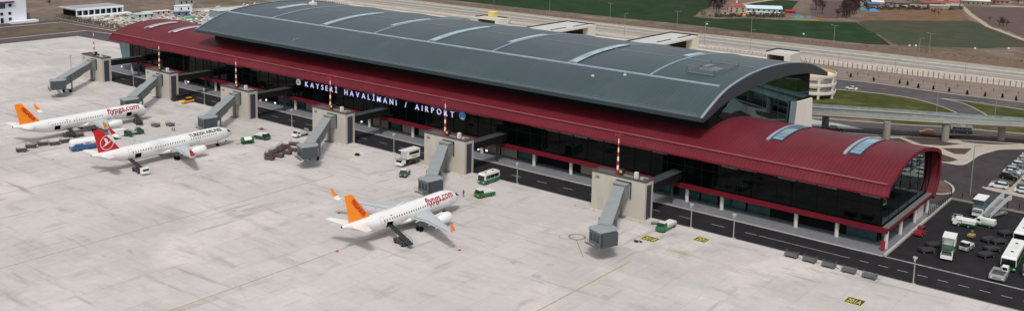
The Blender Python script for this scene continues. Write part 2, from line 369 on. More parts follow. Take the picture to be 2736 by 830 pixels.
# far roads behind the terminal
sheet('earth_bank', [(-420,216),(90,217.5),(90,252),(-60,245),(-420,236)], mat('bank_earth',(128,114,106),.95,noise=(.15,.16,8)), -.016)
sheet('gravel_lane', [(-460,236),(-60,245.2),(90,252.2),(90,263),(-60,259),(-460,254)], m_gravel, -.012)
sheet('highway', [(-480,262),(-60,264.5),(90,271),(90,292),(-60,286),(-480,284)], m_road_far, -.008)
sheet('highway_verge', [(-480,284.2),(-60,286.2),(90,292.2),(90,303),(-50,301),(-200,293),(-480,295)], mat('verge_gravel',(150,147,136),.95,noise=(.2,.14,8)), -.010)
sheet('red_bank', [(-480,295.2),(-200,293.2),(-50,301.2),(90,303.2),(90,342),(-20,326),(-70,316),(-110,308.5),(-200,303),(-480,306)], mat('red_bank_earth',(112,92,80),.95,noise=(.3,.2,8)), -.006)
for y0, y1, w in ((254,260,.9),(257.5,263,.7),(262,265,.5),(272,277,.35),(284,287.5,.6)):
    curb('kerb', [(-480,y0),(-60,y0+(y1-y0)*.6),(90,y0+(y1-y0)*1.9)], w, .25, mat('light_kerb',(204,194,184),.85,noise=(.5,.1)))
# fields
F2 = lambda pts: GR(1780,0,6.0,pts)
F3 = lambda pts: GR(2200,0,4.806,pts)
sheet('green_field', [G(1183,-2),G(1400,22)]+F2([(0,360),(850,455),(1350,515),(2520,635)])+F3([(560,568),(860,578),(700,450),(540,370),(430,292)])+F2([(2500,345),(1900,325),(1300,296),(800,305),(430,275),(520,200),(700,120),(760,0),(700,-150)])+[G(1700,-60),G(1183,-60)], m_field, 0.0)
sheet('field_beyond_farm', F2([(1230,100),(1560,12),(1850,4),(2120,20),(1980,190),(1840,190),(1800,120)]), m_field, 0.0)
sheet('dull_field', F3([(540,370),(700,450),(900,572),(1350,592),(2060,622),(2576,602),(2700,560),(2576,512),(2300,400),(2050,330),(1930,280),(1300,270),(560,262),(440,290)]), m_field2, .004)
sheet('ploughed_field', F3([(-180,60),(-20,12),(320,8),(300,120),(255,235),(0,245),(-160,200)]), m_plow, 0.0)
sheet('ploughed_field_east', F3([(1830,92),(2576,102),(2800,110),(2800,560),(2576,480),(2200,335),(2040,258)]), m_plow, 0.0)
sheet('reddish_field', F3([(440,250),(540,190),(770,105),(1260,105),(1580,120),(1780,150),(1900,270),(1290,264),(560,258)]), m_orange, -.002)
ribbon('farm_track', F3([(1780,82),(1880,180),(2000,262),(2120,345),(2300,410),(2576,515),(2800,590)]), 3.4, mat('dirt_track',(166,150,128),.9,noise=(.4,.2,8)), .008)
ribbon('village_lane', F3([(1560,66),(1800,66),(2100,76),(2576,92),(2900,100)]), 5, m_gravel, .008)
ribbon('farm_lane', F2([(1180,72),(1380,45),(1620,12),(1800,-15)]), 4, mat('dirt_track',(150,140,120),.9), .010)
ribbon('field_edge', F3([(700,445),(780,500),(900,560),(1000,590)]), 1.6, m_dry, .010)
ribbon('field_headland', F3([(-50,262),(200,268),(430,285),(620,262),(1290,268),(1900,276)]), 3.2, m_dry, .010)
# ================================================================== TERMINAL
def spline(prof, k=5): return smoothpts(prof, k)
m_red = mat('red_roof_sheet', (103,31,41), .52, spec=.2, noise=(.12,.10,6), blotch=[(.09,(110,44,52),.54,.75,(1,.25,1))], panels=(.95,14,.04), seams=[(0,.95,.30,.78)])
m_red_plain = mat('red_panel', (104,24,35), .5, spec=.2, noise=(.2,.08))
m_dark = mat('slate_roof_sheet', (67,77,84), .45, spec=.45, noise=(.06,.08,6), blotch=[(.012,(58,76,75),.42,.62),(.12,(76,86,90),.56,.75,(1,.2,1))], panels=(1.0,26,.035), seams=[(0,1.0,.28,.80)])
m_darkrim = mat('dark_fascia', (48,54,60), .5, spec=.4, noise=(.2,.08))
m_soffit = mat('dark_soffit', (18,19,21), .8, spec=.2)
m_glassf = mat('facade_glass', (6,9,10), .05, spec=.12, noise=(.2,.5), blotch=[(.12,(13,21,21),.5,.7,(1,1,3)),(.5,(20,26,24),.62,.8,(.4,1,2))])
m_glasse = mat('end_glass', (62,100,108), .02, metal=1.0, noise=(.12,.35))
m_teal = mat('teal_glass', (34,70,74), .12, spec=.7, noise=(.3,.5))
m_mull = mat('dark_mullion', (13,15,16), .6, spec=.2)
m_rib = mat('light_metal_ridge', (140,156,165), .4, spec=.5, noise=(.4,.1))
m_gutter = mat('pinkish_gutter', (150,84,88), .5, noise=(.4,.15))
m_sky_p = mat('skylight_pane', (112,144,160), .08, spec=.9, noise=(.25,.25))
m_skyf = mat('skylight_frame', (46,58,70), .5)
m_white_c = mat('white_column', (196,192,186), .7, noise=(.6,.08))
m_conc = mat('pale_concrete', (186,182,172), .8, noise=(.25,.06,8), blotch=[(.12,(172,168,158),.5,.7,(1,1,.35))])
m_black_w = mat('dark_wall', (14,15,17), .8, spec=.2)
m_shutter = mat('roller_shutter', (150,142,134), .7, noise=(.5,.1), seams=[(2,.35,.25,.86)])

T = empty('airport_terminal', (-100,36,0), 0, 'long airport terminal with dark vaulted roof above a lower dark red vaulted roof', 'airport terminal')
def W(b): b.T = Matrix.Translation((100,-36,0)); return b     # terminal parts are written in world metres
PRED = [(15.5,12.75),(16.9,14.45),(17.0,15.0),(17.6,15.15)] + spline([(19.9,15.95),(25.3,17.6),(30.7,18.45),(37.6,18.6),(45.3,17.75),(53.6,15.9),(56.6,14.3),(57.4,11.6),(57.1,7),(53.7,3.3)],4)
XL, XR = -258.0, 49.4
def shell(b, prof, x0, x1, th, mi=0):
    n = len(prof); inner = []
    for i, (y, z) in enumerate(prof):
        a = Vector(prof[max(i-1,0)]); c = Vector(prof[min(i+1,n-1)]); d = (c-a).normalized(); nn = Vector((d.y,-d.x)); inner.append((y+nn.x*th, z+nn.y*th))
    poly = list(prof)+inner[::-1]
    N2 = len(poly); q = [(x0,y,z) for y,z in poly]+[(x1,y,z) for y,z in poly]
    fs = [(i,(i+1)%N2,N2+(i+1)%N2,N2+i) for i in range(N2)]
    for k in (0,N2):
        for i in range(n-1): fs.append((k+i,k+i+1,k+N2-2-i,k+N2-1-i))
    b.add(q, fs, mi); return inner
b = W(MB()); inn = shell(b, PRED, XL, XR, .55); rr = b.build('red_roof', m_red, T, smooth=True)
# end rims of the red roof (proud rings at both ends)
for xa, xb in ((XR+.002, XR+.35), (XL-.35, XL-.002)):
    b = W(MB()); PP = [(y+(-.12 if i < 3 else 0), z+.08) for i,(y,z) in enumerate(PRED)]; shell(b, PP, xa, xb, .9); b.build('roof_rim', m_red_plain, T, smooth=True)
# gutter line
b = W(MB()); b.box(XL, 16.72, 15.0, XR-.3, 17.02, 15.24); b.build('gutter', m_gutter, T)
b = W(MB()); b.box(XL,15.3,12.45,XR,15.62,12.8); b.build('eave_fascia', m_red_plain, T)
# curved skylights in the red roof
def onprof(prof, y):
    for (a,c),(d,e) in zip(prof, prof[1:]):
        if a <= y <= d and d > a: return c+(e-c)*(y-a)/(d-a)
    return prof[-1][1]
def arcband(b, prof, x0, x1, y0, y1, lift, th, n=14, mi=0):
    rings = []
    for i in range(n+1):
        y = y0+(y1-y0)*i/n; z = onprof(prof, y)
        rings.append([(x0,y,z+lift),(x1,y,z+lift),(x1,y,z+lift+th),(x0,y,z+lift+th)])
    b.loft(rings, mi)
def skylight(prof, x0, x1, y0, y1, panes, fm, pm, kerbw=0, parent=T, nm='skylight'):
    b = W(MB()); arcband(b, prof, x0-.15, x1+.15, y0-.2, y1+.2, -.05, .30); s = b.build(nm, fm, parent, smooth=True)
    for i in range(panes):
        a = y0+(y1-y0)*(i+.07)/panes; c = y0+(y1-y0)*(i+.93)/panes
        b = W(MB()); arcband(b, prof, x0, x1, a, c, .24, .06, 2); b.build('pane', pm, s)
    if kerbw:
        b = W(MB()); arcband(b, prof, x0-kerbw-.5, x0-.5, y0-.8, y1, 0, .35); b.build('curb', m_rib, s, smooth=True)
PR2 = PRED[3:]
skylight(PR2, 18.9, 21.3, 26.4, 44, 9, m_skyf, m_sky_p, .7)
skylight(PR2, 37.4, 39.8, 26.4, 44, 9, m_skyf, m_sky_p, .7)
m_curb = mat('white_skylight_curb', (200,186,188), .5)
skylight(PR2, -245.5, -243.3, 25, 38, 6, m_skyf, m_curb, .9)
skylight(PR2, -228.5, -226.3, 25, 38, 6, m_skyf, m_curb, .9)
# dark main roof
PDRK = spline([(18.2,21.9),(22.6,23.9),(28.5,26.3),(34.8,27.8),(44.8,29.1),(55.6,29.55),(63.3,29.35),(71.4,28.8),(84.5,27),(94,24.5),(100.6,22.2)],5)
DL, DR = -202.5, 4.0
b = W(MB()); shell(b, PDRK, DL, DR, .9); b.build('dark_roof', m_dark, T, smooth=True)
def rim(b, prof, x0, x1, tf):
    n = len(prof); rg = []
    for i, (y, z) in enumerate(prof):
        t = i/(n-1); rg.append([(x0,y,z),(x1,y,z),(x1,y,z-tf(t)),(x0,y,z-tf(t))])
    b.loft(rg)
for xa, xb in ((DR+.002, DR+.45), (DL-.45, DL-.002)):
    b = W(MB()); rim(b, [(y,z+.12) for y,z in PDRK], xa, xb, lambda t: 1.0+3.0*math.sin(math.pi*min(1,t*1.02))**.8); b.build('roof_rim', mat('rim_metal',(50,56,62),.5,noise=(.3,.08)), T, smooth=True)
    b = W(MB()); rim(b, [(y,z+.30) for y,z in PDRK], xa-.25 if xa > 0 else xa, xb if xa > 0 else xb+.25, lambda t: .16); b.build('rim_cap', mat('rim_cap_metal',(130,140,148),.45), T, smooth=True)
b = W(MB()); b.box(DL, 17.9, 21.1, DR+.45, 18.5, 21.75); b.build('eave_fascia', m_darkrim, T)
b = W(MB()); b.box(DL, 18.6, 21.98, DR-1, 18.8, 22.5); b.box(DL, 19.5, 22.50, DR-1, 19.62, 22.68); b.build('eave_rail', mat('eave_rail_metal',(96,108,112),.5), T)
# ridge lines and ribs
b = W(MB()); arcband(b, PDRK, DL, DR-2.5, 32.2, 32.75, .0, .28, 1); b.build('ridge_line', m_rib, T)
b = W(MB()); arcband(b, PDRK, DL, DR-2.5, 53.4, 53.6, .0, .12, 1); b.build('ridge_line', mat('thin_ridge',(120,134,138),.5), T)
for x in (-176.6,-150.4,-123.8,-99.6,-73,-45.4,-18.9):
    b = W(MB()); arcband(b, PDRK, x-.24, x+.24, 33, 98, .0, .26, 30); b.build('roof_rib', m_rib, T, smooth=True)
b = W(MB()); arcband(b, PDRK, -43.1, -42.85, 33, 98, .0, .26, 30); b.build('roof_rib', m_rib, T, smooth=True)
m_sky2 = mat('pale_skylight_pane', (146,170,176), .15, spec=.8, noise=(.3,.3))
m_skyf2 = mat('pale_skylight_frame', (120,138,146), .5)
skylight(PDRK, -45.0, -43.0, 34, 62, 16, m_skyf2, m_sky2)
skylight(PDRK, -99.3, -97.2, 34, 62, 14, m_skyf2, m_sky2)
skylight(PDRK, -150.1, -148.0, 34, 62, 14, m_skyf2, m_sky2)
skylight(PDRK, -126.2, -124.5, 43, 62, 9, m_skyf2, m_sky2)
skylight(PDRK, -75.0, -73.5, 43, 62, 9, m_skyf2, m_sky2)
skylight(PDRK, -189, -185.5, 44, 58, 6, m_skyf2, m_sky2)
skylight(PDRK, -21.6, -19.6, 56, 66, 4, m_skyf2, m_sky2)
# upper storey under the dark roof
YR = XP(1850+1018/3.255, 120+345/3.255, DR-1.4)[0]
b = W(MB()); zz = lambda y: onprof(PDRK, y)-1.0
prof = [(25.4,14.5)] + [(y, zz(y)) for y in (25.4,28,31.5,36,42,50,58,66,74,82,YR)] + [(YR,5.5),(66,5.5),(62,9),(58,16)]
b.prism(prof, DL+1.5, DR-1.4, 'X'); b.build('upper_storey', m_black_w, T)
# end glazing of the upper storey, with spandrel and mullions
EX = DR-1.2
q2 = lambda pts, x: [XP(1850+a/3.255, 120+c/3.255, x) for a, c in pts]
b = W(MB()); g = q2([(225,620),(340,470),(480,395),(600,340),(700,303),(780,288),(860,285),(940,300),(1020,345),(1012,440),(880,492),(852,700),(300,680)], EX)
b.prism(g, EX-.2, EX, 'X'); gl = b.build('end_glazing', m_glasse, T)
b = W(MB())
for a, z0, z1 in ((480,402,640),(620,338,660),(760,296,680),(900,298,480)):
    (y0,h0), = q2([(a,z0)], EX); (y1,h1), = q2([(a,z1)], EX); b.box(EX+.003, y0-.06, h1, EX+.06, y0+.06, h0)
b.build('mullion', mat('teal_mullion',(40,70,72),.4), gl)
# pale wedge wall at the landside corner
w_ = q2([(1045,460),(1045,715),(890,690),(915,495)], DR-.5); w_ = [w_[0],(w_[1][0],0),(w_[2][0],0),w_[2],w_[3]]
b = W(MB()); b.prism(w_, DR-1.0, DR-.5, 'X'); b.build('wedge_wall', mat('wedge_wall_panel',(226,218,206),.7,noise=(.2,.04)), T)
w_ = q2([(913,495),(888,690),(848,700),(872,490)], DR-.5)
b = W(MB()); b.prism(w_, DR-1.0, DR-.5, 'X'); b.build('wedge_wall_edge', mat('blue_grey_panel',(120,134,136),.5), T)
# front facade, first floor
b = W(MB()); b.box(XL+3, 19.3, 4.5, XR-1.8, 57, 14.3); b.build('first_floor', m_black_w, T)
b = W(MB()); b.box(XL+3, 19.05, 4.9, XR-1.5, 19.25, 14.0); gw = b.build('facade_glazing', m_glassf, T)
b = W(MB())
for i in range(64):
    x = XR-2-i*4.75; b.box(x-.08, 18.93, 4.95, x+.08, 19.03, 13.6)
b.box(XL+3, 18.94, 9.2, XR-1.6, 19.02, 9.36); b.build('mullion', m_mull, gw)
rs = random.Random(11)
for i in range(60):
    x = XR-2.2-i*4.75
    if rs.random() < .75: b = W(MB()); b.box(x-4.3, 18.97, 11.25-rs.random()*.4, x, 19.0, 12.3); b.build('transom_pane', mat('green_transom',(66,98,92),.2,spec=.6,noise=(.5,.6)), gw)
# near end glazing
gy = [(y, z) for y, z in inn if y > 17.5]
b = W(MB()); g = [(19.35,5.2)] + [(19.35,14.0)] + [(y,z-.5) for y,z in gy if 19.8 < y < 55 and z > 13] + [(53.5,5.2)]
b.prism(g, XR-1.75, XR-1.55, 'X'); ge = b.build('end_glazing', m_glasse, T)
b = W(MB())
for y in range(24, 54, 7): b.box(XR-1.53, y-.04, 5.3, XR-1.48, y+.04, onprof(gy, y)-.5)
b.box(XR-1.52, 19.4, 9.3, XR-1.49, 53, 9.38)
b.build('mullion', m_mull, ge)
b = W(MB()); b.box(XR-1.4, 19.2, 4.55, XR-.2, 53.4, 4.72); b.build('ledge', mat('grey_ledge',(104,100,100),.7), T)
# far end glazing (slanted)
b = W(MB()); b.add([(XL+.6,19.2,13.2),(XL+.6,48,16.6),(XL+3.2,48,4.9),(XL+3.2,19.2,4.9)],[(0,1,2,3)]); b.add([(XL+.6,18.9,13.2),(XL+3.2,18.9,4.9),(XL+9,18.9,4.9),(XL+9,18.9,13.2)],[(0,1,2,3)])
b.build('slanted_glazing', mat('pale_teal_glass',(84,132,136),.12,spec=.7,noise=(.3,.3)), T)
# red band between ground and first floor
b = W(MB()); b.box(XL+2, 18.3, 3.75, XR-.1, 19.0, 4.85); b.build('red_band', m_red_plain, T)
b = W(MB()); b.box(XR-1.0, 18.98, 3.75, XR-.1, 54.2, 4.55); b.build('red_band', m_red_plain, T)
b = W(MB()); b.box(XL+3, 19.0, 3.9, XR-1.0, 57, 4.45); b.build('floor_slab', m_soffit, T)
# ground floor behind the columns
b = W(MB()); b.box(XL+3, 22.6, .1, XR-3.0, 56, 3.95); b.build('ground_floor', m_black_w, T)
b = W(MB())
m_tealdark = mat('dark_teal_glass', (36,70,74), .15, spec=.6, noise=(.3,.5))
rs = random.Random(5); x = XR-3.3
while x > XL+6:
    w = rs.choice((4.4,5.6,6.8)); sh = -150 < x < -28
    if rs.random() < .82:
        b = W(MB()); b.box(x-w, 22.42, .2, x, 22.58, 3.2)
        b.build('roller_shutter' if sh and rs.random()<.75 else 'ground_window', m_shutter if sh and rs.random()<.85 else m_tealdark, T)
    x -= w+rs.choice((.6,1.4,2.6))
b = W(MB()); b.box(XR-2.9, 24, .15, XR-2.75, 54, 3.3); b.build('ground_window', m_tealdark, T)
for x in (48.9,38.1,28.6,10.0,0.6,-24.8,-34.3,-46.7,-65.5,-93,-112,-126,-148,-167,-193,-212,-232,-249):
    b = W(MB()); b.tube((x,19.7,.14),(x,19.7,3.95),.47,n=14); b.build('column', m_white_c, T, smooth=True)
for y in (31,42,52):
    b = W(MB()); b.tube((48.6,y,.14),(48.6,y,3.95),.42,n=12); b.build('column', m_white_c, T, smooth=True)
b = W(MB()); b.box(48.0,44,.14,48.6,49,3.0); b.build('white_panel', m_white_c, T)
# roof access cage and small roof fittings on the dark roof
cg = empty('roof_access_cage', (-7,45.5,29), 0, 'grey lattice safety cage standing on the dark roof near its right end', 'safety cage')
b = MB()
for x0, y0, x1, y1 in ((-4,-7,4,-7),(4,-7,4,7),(4,7,-4,7),(-4,7,-4,-7)):
    for z in (.4,.9,1.4): b.tube((x0,y0,z),(x1,y1,z),.06,n=4)
    for i in range(9): t = i/8; b.tube((x0+(x1-x0)*t,y0+(y1-y0)*t,-.9),(x0+(x1-x0)*t,y0+(y1-y0)*t,1.4),.05,n=4)
m_cage = mat('galvanised_steel', (128,132,136), .5, metal=.3)
b.build('railing', m_cage, cg)
b = MB(); b.box(-2.5,-3,-.6,2.5,3,.3); b.box(-2,-2,.3,-.5,2,1.0); b.box(-4,-7,-.3,4,-6.6,-.1); b.build('walkway_deck', m_cage, cg)
def small_roof_box(x, y, s, label):
    z = onprof(PDRK, y); b = MB(); b.box(-s,-s*.7,-.2,s,s*.7,s*.8); b.tube((0,0,s*.8),(0,0,s*1.3),s*.3,n=8)
    o = b.build('roof_vent', mat('white_vent',(214,214,210),.6), smooth=False); o.location = (x,y,z); tag(o, label, 'roof vent', 'small vents on the dark roof')
small_roof_box(-33.5,27.6,.35,'small white roof vent, left one of the pair below the ridge line')
small_roof_box(-25.3,30.7,.35,'small white roof vent, right one of the pair below the ridge line')
small_roof_box(-186,60,1.3,'large white vent hood near the far left end of the dark roof')
p = G(738*1.0629,104*1.0629,23.2)
b = MB(); b.tube((0,0,-.3),(0,0,.8),.06,n=5); b.tube((0,0,.5),(1.8,.6,1.0),.06,n=5); o = b.build('roof_bracket', m_rib); o.location = (-150.4,21.1,23.3); tag(o,'thin bent metal bracket on the left part of the dark roof near the eave','bracket')

for u, v in ((503,219),(711,267),(966,325),(1278,398),(325,178),(735,275),(1300,402)):
    w = D_*FPX + R_*(u-CXP) - U_*(v-CYP); t = (18.6-CP.y)/w.y; p = CP + w*t
    b = W(MB()); b.cbox((p.x,18.6,p.z),(.5,.2,.4)); b.build('wall_lamp', mat('lit_wall_lamp',(240,240,236),.4,emit=((255,252,240),1.6)), T)
# airport name sign
m_letter = mat('lit_letter', (225,222,250), .5, emit=((206,200,255),.5))
SG = empty('airport_sign', (-141.2,18.2,9.35), 0, 'illuminated white letters of the airport name under the red eave', 'sign')
words = 'KAYSERİ HAVALİMANI / AIRPORT'
geo = []
tot = 0
for ch in words:
    if ch == ' ': geo.append(None); tot += 1.3; continue
    vs, fs = text_geo(ch, 2.4, .004); w = max(v[0] for v in vs)-min(v[0] for v in vs); geo.append(w); tot += w
trk = (66.0-tot)/(len(words)-1); x = 0
for ch, g in zip(words, geo):
    if g is None: x += 1.3+trk; continue
    text_plane('letter', ch, 2.4, m_letter, SG, (x,0,0), (1,0,0), (0,0,1), bold=.004, depth=.2); x += g+trk
b = MB(); b.box(-.5,.1,.9,66.5,.16,1.0); b.box(-.5,.1,1.5,66.5,.16,1.6); b.build('mounting_rail', m_mull, SG)
ck = empty('wall_emblem', (-144.6,18.1,10.3), 0, 'round white emblem disc at the start of the lit letters', 'emblem')  # round pale emblem, likely a crest, ahead of the airport name
b = MB(); b.tube((0,0,0),(0,.25,0),1.05,n=28); b.build('disc', mat('emblem_white',(214,214,206),.5,emit=((214,214,206),.25)), ck)
b = MB(); b.tube((0,-.05,0),(0,-.001,0),.62,n=20); b.build('mark', mat('grey_mark',(176,180,178),.5,noise=(3,.3)), ck)
em = empty('round_emblem', (-71.9,18.1,10.4), 0, 'round blue and tan emblem at the end of the lit letters', 'emblem')
b = MB(); b.tube((0,0,0),(0,.25,0),1.2,n=28); b.build('disc', mat('emblem_blue',(52,112,160),.5,emit=((52,112,160),.3)), em)
b = MB(); b.cbox((.25,-.04,-.75),(1.1,.06,.5)); b.build('tan_mark', mat('emblem_tan',(196,150,110),.5,emit=((196,150,110),.3)), em)

# ================================================================== BOARDING TOWERS, BRIDGES
TX = [0.0,-55.12,-101.49,-147.54,-192.16,-236.40]
ORD = ['nearest','second nearest','third nearest','fourth nearest','second farthest','farthest']
m_tower = mat('tower_cladding', (184,178,166), .75, noise=(.12,.04,8), blotch=[(.2,(170,163,151),.5,.7,(1,1,.25))], seams=[(0,2.1,.02,.93),(2,2.6,.02,.95)])
m_troof = mat('tower_roof_felt', (96,92,88), .9, noise=(.5,.15))
m_tdoor = mat('dark_louvre', (62,62,72), .6, seams=[(2,.3,.3,.8)])
m_mastr = mat('mast_red', (178,26,36), .5); m_mastw = mat('mast_white', (226,222,218), .5)
m_acw = mat('plant_white', (206,206,202), .6)
L, Dp, H = 14.7, 3.64, 9.38
def tower(x0, k):
    e = empty('boarding_tower', (x0,0,0), 0, ['pale concrete boarding tower nearest the camera, right of all parked airliners','pale concrete boarding tower right behind the nearest orange-tailed airliner','pale concrete boarding tower below the first letters of the lit airport name','pale concrete boarding tower just above the nose of the red-tailed airliner','pale concrete boarding tower next to the yellow car','pale concrete boarding tower at the far left end of the row'][k], 'tower', 'boarding bridge towers along the terminal')
    b = MB(); b.box(-L,0,-.05,0,Dp,H-.35); b.build('tower_body', m_tower, e)
    b = MB(); t = .28
    for q in ((-L-.06,-.06,0.06,t),(-L-.06,Dp-t,0.06,Dp+.06),(-L-.06,t,-L+t,Dp-t),(-t,t,.06,Dp-t)): b.box(q[0],q[1],H-.33,q[2],q[3],H+.12)
    b.build('parapet', mat('parapet_cap',(78,74,72),.7), e)
    b = MB(); b.box(-L+t,t,H-.34,-t,Dp-t,H-.22); b.build('roof_deck', m_troof, e)
    b = MB(); b.box(.003,.75,.2,.06,2.75,H-1.15); b.build('side_door', m_tdoor, e)
    b = MB(); b.box(-13.7,-.06,7.75,-12.7,-.003,8.25); pl = b.build('number_plate', mat('plate_black',(34,32,30),.5), e)
    b = MB(); b.box(-13.55,-.075,7.88,-13.3,-.062,8.12); b.box(-13.15,-.075,7.88,-12.9,-.062,8.12); b.build('numeral', mat('plate_yellow',(186,176,120),.5), pl)
    b = MB()
    b.box(-3.9,1.3,H-.2,-3.1,2.1,H+1.25); b.build('air_conditioner', m_acw, e)
    b = MB(); b.box(-2.2,1.2,H-.2,-1.5,1.7,H+.25); b.build('roof_box', mat('light_grey_pipe',(170,170,168),.5), e); b = MB(); b.tube((-2.9,2.6,H),(-.8,2.6,H+.1),.12,n=6); b.build('roof_pipe', mat('light_grey_pipe',(170,170,168),.5), e); b = MB(); b.tube((-7,1.6,H-.05),(-4.2,1.4,H-.05),.09,n=6); b.build('roof_pipe', mat('light_grey_pipe',(170,170,168),.5), e)
    b = MB(); b.box(-8.0,1.1,H+.3,-6.9,2.2,H+1.3); s = b.build('stand_sign_box', mat('sign_box_black',(30,30,30),.5), e)
    b = MB(); b.box(-7.8,1.04,H+.5,-7.1,1.09,H+1.1); b.build('sign_face', mat('sign_yellow',(196,170,50),.5,emit=((196,170,50),.15)), s)
    b = MB(); b.tube((-7.5,1.6,H-.2),(-7.5,1.6,H+.4),.08,n=6); b.build('post', m_mull, s)
    mx, my = -8.8, 1.9
    mt = MB(); hh = 9.6; nseg = 9
    for i in range(nseg):
        z0, z1 = H-.2+hh*i/nseg, H-.2+hh*(i+1)/nseg; r0, r1 = .3-.2*i/nseg, .3-.2*(i+1)/nseg
        mt.tube((mx,my,z0),(mx,my,z1),r0,r1,n=8,mi=0 if i%2==0 else 1, cap=(i in (0,nseg-1)))
    mo = mt.build('striped_mast', [m_mastr,m_mastw], e)
    b = MB(); b.tube((mx-.9,my,H+9.2),(mx+.5,my+.5,H+9.4),.05,n=5); b.tube((mx-.5,my-.5,H+9.3),(mx+.5,my,H+9.6),.05,n=5); b.tube((mx,my,H+9.4),(mx,my,H+10.3),.03,n=5); b.box(mx-1.1,my-.15,H+9.1,mx-.8,my+.15,H+9.4); b.build('lamp_bracket', m_mastr, mo)
    b = MB(); b.box(mx-.5,my-.5,H-.2,mx+.5,my+.5,H+.15); b.build('mast_base', m_mastr, mo)
    # enclosed gangway over the service road to the facade
    b = MB(); b.box(-3.0,Dp+.01,5.9,-.45,18.9,7.8); gwy = b.build('gangway', mat('gangway_cladding',(15,17,18),.5,noise=(.3,.2)), e)
    b = MB(); b.box(-3.1,Dp+.01,7.82,-.35,18.9,7.95); b.build('gangway_roof', mat('gangway_roof_sheet',(54,57,58),.6,noise=(.4,.12),seams=[(1,1.0,.2,.8)]), gwy)
    b = MB()
    b.box(-2.0,15.75,0,-1.5,16.25,5.88); b.build('gangway_support', mat('dark_support',(56,56,56),.7), gwy)
    return e
for k, x0 in enumerate(TX): tower(x0, k)
